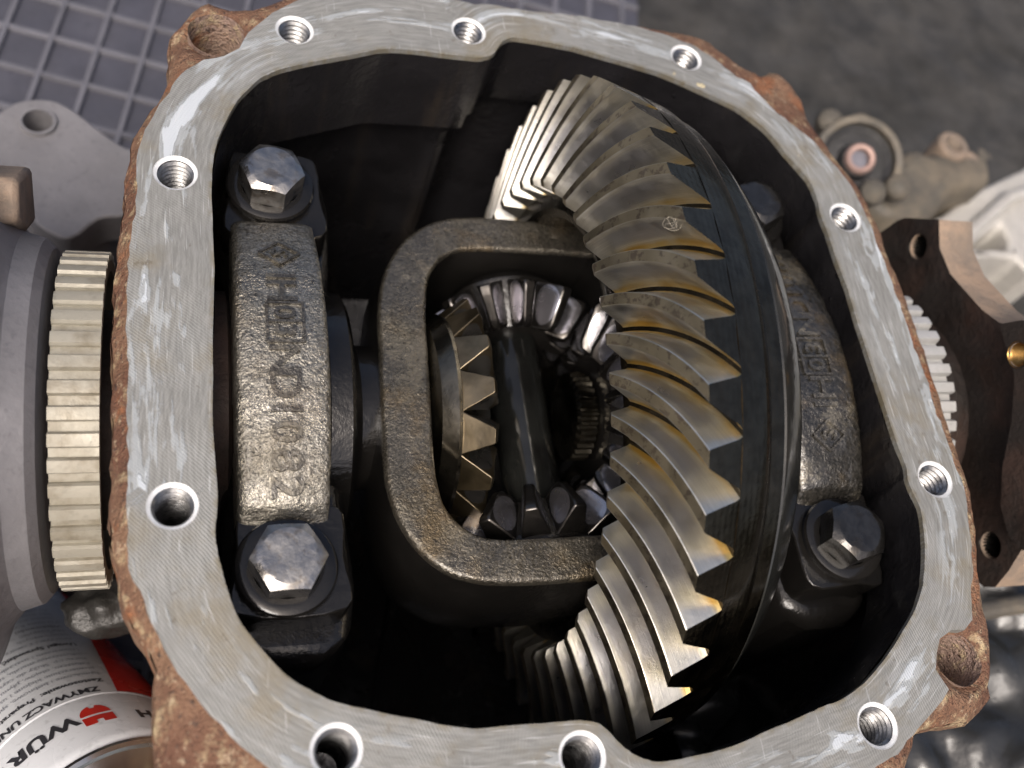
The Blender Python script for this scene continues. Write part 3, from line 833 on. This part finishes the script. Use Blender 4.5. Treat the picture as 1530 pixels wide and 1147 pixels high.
# ring gear: axis x, angle a measured from +z towards +y
rg = add('ring_gear', *lathe([(1.02, .62), (.86, .60), (.80, .615), (.786, .640), (.784, .676), (.80, .716), (.9165, .9965), (.965, .9820), (.990, .9735), (1.003, .966), (1.010, .958), (1.020, .948), (1.06, .938), (1.06, .62)], 180, 'x', (0, 0, ZC), close=True), M['blank'], car, smooth=25)
add('ring_gear_mount', *lathe([(1.062, .60), (1.062, .922), (1.075, .925), (1.09, .915), (1.165, .846), (1.175, .835), (1.19, .78), (1.21, .60)], 128, 'x', (0, 0, ZC)), M['casewet'], car, smooth=25)
NT_ = 45
DP = 2 * pi / NT_
def tooth():
    nt_, V, F, UV, FM = 18, [], [], [], []
    # (depth fraction, + side or - side)
    hp = [1.06, 1.02, .97, .92, .86, .74, .58, .42, .26, .12, .02, .0]
    for i in range(nt_ + 1):
        t = i / nt_
        tx, tr = .7114 + (.8176 - .7114) * t, .7041 + (1.0259 - .7041) * t
        rx, rr = .786 + (.9165 - .786) * t, .680 + (.9965 - .680) * t
        a0 = .5485 - .2264 * (.62 * t + .38 * t * t)
        if t < .05:                      # toe corner rounded a little
            tx += .012 * (1 - t / .05) ** 2
        def pt(h, side):
            if side > 0:
                da = .022 * h if h < .88 else .0194 + (h - .88) * .05
            else:
                da = -.040 - .054 * min(h, .9) - (max(0, h - .88) / .18) ** 1.6 * .022
            if h == 0: da += -.0025 * side
            x = tx + (rx - tx) * h; r = tr + (rr - tr) * h
            a = a0 + da
            V.append((x, r * sin(a), ZC + r * cos(a))); UV.append((t, h + (0.0 if side > 0 else 0.0)))
        for h in hp: pt(h, 1)
        for h in reversed(hp): pt(h, -1)
    m_ = 2 * len(hp)
    for i in range(nt_):
        for j in range(m_ - 1): F.append((i * m_ + j, i * m_ + j + 1, (i + 1) * m_ + j + 1, (i + 1) * m_ + j))
    FM = [0] * len(F)
    for i in (0, nt_):
        o = len(V)
        for j in range(m_): V.append(V[i * m_ + j]); UV.append((.5 if i else .5, .05))
        half = m_ // 2
        for j in range(half - 1): F.append((o + j, o + j + 1, o + m_ - 2 - j, o + m_ - 1 - j)); FM.append(1 if i else 0)
    return V, F, UV, FM
tv, tf, tuv, tfm = tooth()
t0 = add('tooth', tv, tf, None, rg, smooth=24, uv=tuv, mats=[M['tooth'], M['blank']], fm=tfm)
for k in range(1, NT_):
    o = t0.copy(); C.objects.link(o); o.parent = rg
    o.rotation_euler.x = k * DP

# ------------------------------------------------------------------ bevel gears
def bevel_gear(name, label, n, R, delta, mt_body, mt_tooth, phase, toe=.62, group=None, spline=False, point=0.0, wide=.94):
    th = thing(name, label, 'gear', (0, 0, 0), group)
    L = R / sin(delta)
    ad, de = .050, .050
    nx, nr = -sin(delta), cos(delta)
    def P(rho, h): return (rho * L * cos(delta) + nx * h * rho, rho * L * sin(delta) + nr * h * rho)
    a, b = P(toe, -de), P(1, -de)
    prof = [(a[0] - .0, a[1] * .55), (a[0] - .002, a[1] * .97), a, b, (b[0] + .010, b[1] + .002), (b[0] + .05, b[1] - .03), (b[0] + .07, b[1] * .6)]
    add('gear_body', *lathe(prof, 64, 'x'), mt_body, th)
    V = []; F = []; UV = []
    sect = [(-.62, -.2), (-.50, -.02), (-.42, .16), (-.33, .42), (-.245, .70), (-.175, .93), (-.14, 1.0), (.14, 1.0), (.175, .93), (.245, .70), (.33, .42), (.42, .16), (.50, -.02), (.62, -.2)]
    ns = 8
    for i in range(ns + 1):
        t = i / ns; rho = toe + (1 - toe) * t
        e = 0
        if t < .13: e = (1 - t / .13)
        if t > .9: e = (t - .9) / .1 * .6
        for s, h in sect:
            h = h * (1 - point * (1 - t) ** 1.2)
            s = s * (1 - point * .75 * (1 - t)) if abs(s) < .55 else s
            hh = -de + (ad + de) * max(h, -.1) - (.016 * e ** 2 if h > .6 else 0)
            x, r = P(rho, hh)
            a_ = phase + s * (2 * pi / n) * wide
            V.append((x, r * sin(a_), r * cos(a_))); UV.append((t, .5 + s / 1.24))
    k = len(sect)
    for i in range(ns):
        for j in range(k - 1): F.append((i * k + j, i * k + j + 1, (i + 1) * k + j + 1, (i + 1) * k + j))
    F.append(tuple(range(k))); F.append(tuple(ns * k + j for j in range(k)))
    t_ = add('tooth', V, F, mt_tooth, th, smooth=40, uv=UV); bevel_mod(t_, .007, 2, 30)
    for q in range(1, n):
        o = t_.copy(); C.objects.link(o); o.parent = th; o.rotation_euler.x = q * 2 * pi / n
    if spline:
        V = []; F = []; ns2 = 120
        for x, r0, ser in ((.11, .06, 0), (.115, .118, 0), (.122, .128, 1), (.175, .128, 1), (.18, .118, 0), (.20, .11, 0), (.3, .11, 0)):
            for j in range(ns2):
                r = r0 + (.010 if (j % 4) in (0, 1) else 0) * ser
                a_ = 2 * pi * j / ns2
                V.append((x, r * sin(a_), r * cos(a_)))
        for i in range(6):
            for j in range(ns2): F.append((i * ns2 + j, i * ns2 + (j + 1) % ns2, (i + 1) * ns2 + (j + 1) % ns2, (i + 1) * ns2 + j))
        F.append(tuple(range(ns2)))
        V = [(x - .022, y, z) for x, y, z in V]
        add('splined_hub', V, F, M['splines'], th, smooth=20)
    th.location = Vector(AX) * S
    return th
dl = math.atan(10 / 15)
g = bevel_gear('pinion_gear', 'polished dark pinion gear just inside the upper edge of the carrier window', 12, .235, dl, M['oil'], M['spider'], 0.0, .66, 'differential pinion gears', wide=.86); g.rotation_euler.z = pi / 2
g = bevel_gear('pinion_gear', 'polished dark pinion gear just inside the lower edge of the carrier window', 12, .235, dl, M['oil'], M['spider'], 0.14, .66, 'differential pinion gears', wide=.86); g.rotation_euler.z = -pi / 2; g.location.y -= .0065
g = bevel_gear('side_gear', 'brownish side gear with pointed teeth along the left edge of the carrier window', 16, .335, pi / 2 - dl, M['splines'], M['sidegold'], pi / 16, .56, 'differential side gears', point=.5, wide=1.0); g.rotation_euler.z = pi
g = bevel_gear('side_gear', 'side gear with a splined hub half hidden behind the ring gear teeth', 16, .335, pi / 2 - dl, M['oil'], M['spider'], pi / 16, .64, 'differential side gears', True, point=.3, wide=.8); g.location.x += .005

# fibres of lint caught on the ring gear
def unp(c, d, n):
    return [Vector(c) + Vector((random.gauss(0, d), random.gauss(0, d), random.gauss(0, d * .5))) for _ in range(n)]
def curl(c, n, d):
    ph = [random.uniform(0, 6.28) for _ in range(9)]; w = [random.uniform(.7, 3.1) for _ in range(9)]
    out = []
    for i in range(n * 14):
        t = i / 14 * 1.15
        out.append(Vector(c) + Vector([d * (.75 * sin(w[3 * q] * t + ph[3 * q]) + .42 * sin(2.2 * w[3 * q + 1] * t + ph[3 * q + 1])) * (.45 if q == 2 else 1) for q in range(3)]))
    return out
def on_gear(t, a, h=-.05):
    x, r = .7114 + (.8176 - .7114) * t, .7041 + (1.0259 - .7041) * t
    return (x - .004, r * sin(a), ZC + r * cos(a))
for lab, t, a, n, d in (('small tuft of pale lint on ring gear teeth right of the window', .90, .02, 7, .02),
                        ):
    Vt, Ft = tube(curl(on_gear(t, a), n, d), .00032, 4)
    o = add('lint', Vt, Ft, M['lint']); o['label'] = lab; o['category'] = 'lint'

# ================================================================== TONE RINGS AND HUBS
def tone_ring(label, x0, x1, mt, N, depth, group):
    th = thing('tone_ring', label, 'sensor ring', ((x0 + x1) / 2, 0, ZC), group)
    R = .455
    add('ring_body', *lathe([(x0, R - .05), (x0, R - depth), (x1, R - depth), (x1, R - .05)], 144, 'x', (0, 0, ZC), close=True), mt, th)
    V = []; F = []
    w0, w1 = .036, .028
    for x in (x0 - .001, x1 + .001):
        for s, r in ((-w0, R - depth - .004), (-w0, R - depth * .5), (-w1, R), (0, R + .001), (w1, R), (w0, R - depth * .5), (w0, R - depth - .004)):
            a = s / R / 1.9
            V.append((x, r * sin(a), ZC + r * cos(a)))
    for j in range(6): F.append((j, j + 1, 8 + j, 7 + j))
    F.append(tuple(range(7))); F.append(tuple(range(7, 14)))
    t = add('tooth', V, F, mt, th, smooth=20)
    for k in range(1, N):
        o = t.copy(); C.objects.link(o); o.parent = th; o.rotation_euler.x = 2 * pi * k / N
    return th
tone_ring('pale toothed sensor ring beside the left edge of the rusty flange', -.565, -.455, M['tone'], 46, .017, 'toothed sensor rings on both axle ends')
tone_ring('grey toothed sensor ring half hidden behind the right edge of the flange', 1.865, 1.968, M['tonegrey'], 48, .024, 'toothed sensor rings on both axle ends')

hub = thing('wheel_hub', 'pale grey round wheel hub left of the pale toothed ring', 'hub', (-.8, 0, ZC))
add('hub_body', *lathe([(-.45, .25), (-.56, .26), (-.575, .36), (-.59, .46), (-.61, .485), (-.66, .50), (-.70, .55), (-.735, .66), (-.76, .685), (-1.4, .70)], 96, 'x', (0, 0, ZC)), M['hubgrey'], hub)
poly = [(.30, ZC + .66), (.14, ZC + .69), (.10, ZC + .60), (.28, ZC + .57)]
poly = [(.60, -.20), (.42, -.02), (.33, -.08), (.40, -.22), (.52, -.34)]
o = add('rusty_lug', *prism(poly, 'x', -1.1, -.655), M['rimrust'], hub, smooth=40); bevel_mod(o, .015)

hp = thing('hub_carrier', 'dark rusty hub carrier plate with lobed edge and bolt holes right of the housing', 'hub carrier', (2.2, 0, ZC - .6))
poly = [Vector(p) for p in HUBPLATE[:16]] + [Vector(p) for p in ((-.62, -.62), (-.45, -1.05), (.45, -1.05), (.64, -.6), (.62, -.35))]
holes = [circle(c, .042, 24) for c in HUBHOLES]
Vp, Fp = prism(poly, 'x', 2.10, 2.235, holes)
fm = []
off = 0
o = add('plate', Vp, Fp, None, hp, mats=[M['hubrust'], M['rimrust']], smooth=35)
for p in o.data.polygons:
    p.material_index = 0 if abs(p.normal.x) > .7 else 1  # side faces painted in shade, edges painted lit
boss = [Vector(p) for p in HUBBOSS]
bh = circle(BOSSHOLE[0], .036, 24)
o = add('boss', *prism(boss, 'x', 2.03, 2.6, [bh] if inside(BOSSHOLE[0], boss) else []), None, hp, mats=[M['hubrust'], M['rimrust']], smooth=35)
for p in o.data.polygons:
    p.material_index = 0 if abs(p.normal.x) > .7 else 1  # same split on the boss: shade-dark faces, light-toned edges
pr_ = [(2.028, .040)]
xx = 2.035
while xx < 2.25: pr_ += [(xx, .036), (xx + .006, .030), (xx + .012, .036)]; xx += .0125
add('threaded_hole', *lathe(pr_ + [(2.26, .0)], 28, 'x', (0, BOSSHOLE[0][0], BOSSHOLE[0][1]), caps=False), M['golden'], hp, smooth=20)
for c in HUBHOLES:
    add('bolt_hole', *lathe([(2.099, .046), (2.11, .042), (2.20, .040), (2.24, .03), (2.245, .0)], 28, 'x', (0, c[0], c[1]), caps=False), M['boltdark'], hp)

# ================================================================== THINGS AROUND IT ON THE FLOOR
# plastic grating tile: base sheet and crossing bars
gt = thing('floor_grating', 'grey plastic floor grating of square cells behind the housing', 'floor grating', (-.5, 2.4, -1.78))
O = Vector((-.855, 2.55)); e1 = Vector((.9736, -.2284)); e2 = Vector((.190, .9818))
P1, P2 = .204, .231
I0, I1, J0, J1 = -10, 14.5, -17, 8
def gp(i, j): return O + e1 * (i * P1) + e2 * (j * P2)
q = [gp(I0, J0), gp(I1, J0), gp(I1, J1), gp(I0, J1)]
add('base_sheet', [(p.x, p.y, -1.785) for p in q] + [(p.x, p.y, -1.722) for p in q], [(4, 5, 6, 7), (0, 1, 5, 4), (1, 2, 6, 5), (2, 3, 7, 6), (3, 0, 4, 7)], M['tile'], gt)
def bar(a, b, w, z0, z1):
    d = (b - a).normalized(); n_ = Vector((-d.y, d.x)) * w
    V = []
    for p in (a, b):
        for s, z in ((-1, z0), (-1, z1 - .008), (-.7, z1), (.7, z1), (1, z1 - .008), (1, z0)):
            V.append((p.x + n_.x * s, p.y + n_.y * s, z))
    F = [(j, (j + 1) % 6, 6 + (j + 1) % 6, 6 + j) for j in range(6)] + [tuple(range(6)), tuple(range(6, 12))]
    return V, F
for i in range(I0, int(I1) + 1):
    add('grating_bar', *bar(gp(i, J0), gp(i, J1), .014, -1.75, -1.700), M['tilebar'], gt)
for j in range(J0, J1 + 1):
    add('grating_bar', *bar(gp(I0, j), gp(I1, j), .014, -1.75, -1.703), M['tilebar'], gt)

jf = thing('joint_flange', 'grey three-lobed joint flange lying on the grating at the upper left', 'flange', (-.65, 1.2, -1.3))
o = add('flange_plate', *prism(smooth_loop(JOINT, 3), 'z', -1.16, -1.0, [circle(JOINTHOLE[0], .055, 28)]), M['hubgrey'], jf, smooth=40); bevel_mod(o, .025, 3)
add('bolt_hole', *lathe([(-1.0, .066), (-.985, .062), (-.985, .052), (-1.15, .05)], 28, 'z', (JOINTHOLE[0][0], JOINTHOLE[0][1], 0), caps=False), M['hubgrey'], jf)
add('joint_neck', *lathe([(-1.78, .30), (-1.10, .26)], 40, 'z', (-.75, 1.2, 0)), M['hubgrey'], jf)

# lumpy boot under the tone ring
bt = thing('rubber_boot', 'crumpled grey rubber boot under the pale toothed ring', 'rubber boot', (LUMP[0], LUMP[1], -1.2))
V = []; F = []
nu, nv = 40, 24
for i in range(nv + 1):
    ph = pi * i / nv
    for j in range(nu):
        a = 2 * pi * j / nu
        d = 1 + fn(cos(a) * sin(ph) * .9, sin(a) * sin(ph) * .9, cos(ph), 2.0, .24) + .03 * sin(7 * ph)
        V.append((LUMP[0] + .045 + .12 * d * sin(ph) * cos(a), LUMP[1] + .02 + .085 * d * sin(ph) * sin(a), -.98 + .08 * d * cos(ph)))
for i in range(nv):
    for j in range(nu): F.append((i * nu + j, i * nu + (j + 1) % nu, (i + 1) * nu + (j + 1) % nu, (i + 1) * nu + j))
add('boot_body', V, F, M['lump'], bt, smooth=60)
add('boot_collar', *lathe([(-1.4, .05), (-1.2, .06), (-1.1, .08), (-1.0, .07)], 32, 'z', (LUMP[0] + .05, LUMP[1] + .10, 0)), M['rubber'], bt)

# bushing and arm at the upper right
bs = thing('suspension_bushing', 'dirty rubber bushing with a pinkish steel sleeve at the upper right', 'bushing', (BUSH[0], BUSH[1], -1.0))
axd = Vector((-.30, -.42, .86)).normalized(); e1_ = axd.orthogonal().normalized(); fr = (axd, e1_)
cb = (BUSH[0], BUSH[1], -.92)
add('outer_shell', *lathe([(-.35, .21), (.0, .215), (.03, .205), (.03, .175), (-.02, .17)], 48, cen=cb, frame=fr, caps=False), M['arm'], bs)
add('rubber_ring', *lathe([(-.1, .175), (-.01, .172), (-.03, .14), (-.02, .09), (.03, .075), (.03, .06)], 48, cen=cb, frame=fr, caps=False), M['rubber'], bs)
V, F = lathe([(-.2, .07), (.055, .07), (.065, .062), (.062, .045), (.05, .042), (-.1, .042)], 40, cen=cb, frame=fr, caps=False)
add('inner_sleeve', V, F, M['sleeve'], bs)
add('sleeve_bore', *lathe([(-.06, .0), (-.06, .041), (.03, .0415)], 32, cen=cb, frame=fr), M['sleevehole'], bs)
for k, (dx, dy) in enumerate(((-.10, .20), (.06, .19), (.15, -.16), (.0, -.2))):
    V, F = lathe([(-.08, .05), (-.02, .065), (.02, .055), (.04, .03), (.045, 0)], 18, cen=(cb[0] + dx, cb[1] + dy, cb[2] + .03), frame=fr)
    add('shell_tab', V, F, M['arm'], bs)

am = thing('control_arm', 'dirty grey brown control arm with a rusty eyelet beyond the bushing', 'control arm', (3.25, 1.5, -1.4))
arm = smooth_loop([Vector(p) for p in ARM], 3)
def pillow(poly, zt, zb, r, amp=.02):
    V = []; F = []; rows = []
    for k in range(7):
        t = k / 6 * pi / 2
        lp = offset(poly, -r * (1 - sin(t)))
        rows.append(len(V)); V += [(p.x, p.y, zt - r * (1 - cos(t)) + fn(p.x, p.y, 1, 5, amp)) for p in lp]
    rows.append(len(V)); V += [(p.x, p.y, zb) for p in poly]
    k = len(poly)
    for a, b in zip(rows[:-1], rows[1:]):
        for i in range(k): F.append((a + i, a + (i + 1) % k, b + (i + 1) % k, b + i))
    top = V[:k]
    V2, F2 = cdt([(p[0], p[1]) for p in top], [], [])
    o = len(V); V += [(p.x, p.y, zt + fn(p.x, p.y, 1, 5, amp)) for p in V2]; F += [tuple(i + o for i in f) for f in F2]
    return V, F
add('arm_body', *pillow(arm, -.98, -1.5, .075, .04), M['arm'], am, smooth=60)
add('eyelet', *lathe([(-1.1, .085), (-.96, .085), (-.945, .075), (-.945, .048), (-.965, .04), (-1.05, .0)], 28, 'z', (ARMHOLE[0][0], ARMHOLE[0][1] - .03, 0)), M['rimrust'], am)
add('dimple', *lathe([(-.999, .05), (-.994, .045), (-.996, .028), (-1.01, .0)], 24, 'z', (ARMHOLE[1][0], ARMHOLE[1][1], 0)), M['rimrust'], am)

al = thing('aluminium_bracket', 'pale cast aluminium bracket with a dark triangular opening at the right edge', 'bracket', (3.5, 1.2, -1.5))
o = add('bracket_body', *prism(smooth_loop([Vector(p) for p in ALU], 2), 'z', -1.62, -1.15, [smooth_loop([Vector(p) for p in ALUHOLE], 2)]), M['alu'], al, smooth=40); bevel_mod(o, .03, 3)
add('bracket_rib', *tube([(3.35, 1.22, -1.14), (3.55, 1.36, -1.11), (3.75, 1.50, -1.11), (4.0, 1.60, -1.14)], .035, 8), M['alu'], al)
for k, p in enumerate(PEBBLES):
    r = (.085, .06, .04, .04)[k]
    V, F = lathe([(r * .8 * cos(t * pi / 8) , r * max(.001, sin(t * pi / 8))) for t in range(9)], 14, 'z', p)
    V = [v + Vector((fn(*v, 14, .02), fn(*v, 11, .02), fn(*v, 13, .015))) for v in V]
    o = add('white_stone', V, F, M['pebble'], None, smooth=60)
    o['label'] = ('largest white stone lying right of the rusty hub carrier edge', 'white stone at the right edge beyond the hub carrier', 'small white stone between two larger ones beyond the hub carrier', 'small white stone closest to the rusty rim of the hub carrier')[k]
    o['category'] = 'stone'; o['group'] = 'white stones right of the hub carrier'
structure('dirt_patch', [(2.9, .2, -1.79), (5.2, .2, -1.79), (5.2, 1.5, -1.60), (2.9, 1.5, -1.60)], [(0, 1, 2, 3)], M['concrete'])

# crumpled black film at the lower right
V = []; F = []
nu, nv = 60, 70
for i in range(nv + 1):
    for j in range(nu + 1):
        x = 1.35 + 2.2 * j / nu; y = -1.75 + 2.0 * i / nv
        z = -1.15 + .16 * abs(noise.noise(Vector((x * 2.3, y * 2.3, 2)))) * 2 + .09 * abs(noise.noise(Vector((x * 5.5 + 2, y * 5.5, 7)))) + (x - 2.2) * .10
        V.append((x, y, z))
for i in range(nv):
    for j in range(nu): F.append((i * (nu + 1) + j, i * (nu + 1) + j + 1, (i + 1) * (nu + 1) + j + 1, (i + 1) * (nu + 1) + j))
o = add('plastic_film', V, F, M['sheet'], None, smooth=70)
o['label'] = 'crumpled black plastic film under the lower right corner of the housing'; o['category'] = 'plastic film'
rd = [Vector(p) for p in ROD]
o = add('grey_rod', *tube([rd[0].lerp(rd[1], t) for t in (-.3, 0, .5, 1)], .035, 12), M['arm'])
o['label'] = 'grey metal rod lying on the black film below the hub carrier'; o['category'] = 'rod'

# ------------------------------------------------------------------ aerosol can at the lower left
CC = Vector((-.524, -.915, -1.106)); CU = Vector((.379, -.58, .721)).normalized()
E1 = Vector((-.837, -.547, 0)).normalized(); E2 = CU.cross(E1)
if E2.dot(Vector((.394, -.604, -.693))) < 0: E2 = -E2
CR = .325
can = thing('aerosol_can', 'white and red aerosol cleaner can with black lettering at the lower left corner', 'spray can', CC - CU * .9)
def cyl(ang, s, r): return CC + CU * s + (E1 * cos(ang) + E2 * sin(ang)) * r
def cpatch(a0, a1, s0, s1, r, na=24):
    V = []; F = []
    for i in range(na + 1):
        a = radians(a0 + (a1 - a0) * i / na)
        V.append(cyl(a, s0, r)); V.append(cyl(a, s1, r))
    for i in range(na): F.append((2 * i, 2 * i + 2, 2 * i + 3, 2 * i + 1))
    return V, F
def clathe(prof, n=72):
    V = []; F = []
    for s, r in prof:
        for j in range(n): V.append(cyl(2 * pi * j / n, s, r))
    for i in range(len(prof) - 1):
        for j in range(n): F.append((i * n + j, i * n + (j + 1) % n, (i + 1) * n + (j + 1) % n, (i + 1) * n + j))
    return V, F
add('can_body', *clathe([(-1.35, .28), (-1.33, .318), (-1.30, CR), (-.006, CR), (-.003, CR - .004), (.003, CR - .004), (.006, CR), (.225, CR), (.242, CR - .006), (.252, CR - .012)]), M['canwhite'], can)
add('shoulder', *clathe([(.249, CR - .014), (.258, CR - .008), (.270, CR - .008), (.278, CR - .017), (.274, CR - .03), (.29, CR - .055), (.37, .20), (.41, .14), (.42, .10), (.42, 0.001)]), M['tin'], can)
def red_strip():
    V = []; F = []
    for s in [-.008 - .05 * q for q in range(25)]:
        for k in range(17):
            a0 = -131.5 + 27 * (s + .008) 
            V.append(cyl(radians(a0 + (-200 - a0) * k / 16), s, CR + .0016))
    for i in range(24):
        for k in range(16): F.append((i * 17 + k, i * 17 + k + 1, (i + 1) * 17 + k + 1, (i + 1) * 17 + k))
    return V, F
add('red_panel', *red_strip(), M['canred'], can)
def can_text(name, txt, size, a_start, s_base, mt, bold=.0, spacing=1.0, width=1.0):
    v, f = text_mesh(txt, size, bold, spacing)
    # reading direction runs with growing angle, letter tops towards the nozzle end
    V = [cyl(radians(a_start) + p[0] * width / CR, s_base + p[1], CR + .0015) for p in v]
    o = add(name, V, f, mt, can, smooth=None)
    return o
can_text('brand_lettering', 'WÜRTH', .070, -106, .082, M['cantext'], .003, 1.05, 1.1)
can_text('brand_lettering', 'H', .062, -140, .118, M['cantext'], .003)
can_text('product_lettering', 'ZMYWACZ UNIWERSALNY', .040, -124, -.046, M['cantext'], .0014)
can_text('label_lettering', 'Zastosowanie:  Preparat do czyszczenia', .029, -129, -.098, M['cantext'], .0008)
rows = ['hamulcowe i bębnowe, sprzęgła', 'powierzchnie klejone i uszczelnienia', 'z tłuszczu, olejów, płynu hamulcowego', 'kurzu itp. Służy do czyszczenia silnika', 'odłuszczania metalu, szkła i ceramiki', 'Usuwaniem i uszczelnianiem']
for k, t in enumerate(rows): can_text('label_lettering', t, .026, -130, -.145 - .036 * k, M['cangrey'])
can_text('label_lettering', 'Uwaga! Sprawdzić kolory', .029, -131, -.368, M['cantext'], .0008)
rows = ['tworzyw i z tworzyw', 'lakierowanych', 'Nie rozpylać', 'Właściwości', 'Na bazie KW', 'szybko schnie', 'bez osadu', 'do części']
for k, t in enumerate(rows): can_text('label_lettering', t, .026, -131, -.41 - .036 * k, M['cantext'] if k == 3 else M['cangrey'])
# red emblem: half round head over a split foot, white bar between
def emblem():
    V = []; F = []
    def poly(pts):
        o = len(V)
        for u, w in pts: V.append(cyl(radians(-114.5) + u * .72 / CR,   .155 - w * .95, CR + .0016))
        F.append(tuple(range(o, o + len(pts))))
    # upper head, drawn as two halves with a notch
    for s in (-1, 1):
        pts = [(s * .008, .052), (s * .055, .052)] + [(s * .055 * cos(t), .052 + .05 * sin(t)) for t in (.3, .6, .9, 1.2)] + [(s * .012, .100), (s * .008, .088)]
        poly(pts)
    poly([(-.0085, .052), (.0085, .052), (.0085, .088), (-.0085, .088)])
    for s in (-1, 1): poly([(s * .012, 0), (s * .055, 0), (s * .055, .042), (s * .012, .042)])
    poly([(-.0125, .018), (.0125, .018), (.0125, .042), (-.0125, .042)])
    return V, F
add('brand_emblem', *emblem(), M['canred'], can, smooth=None)
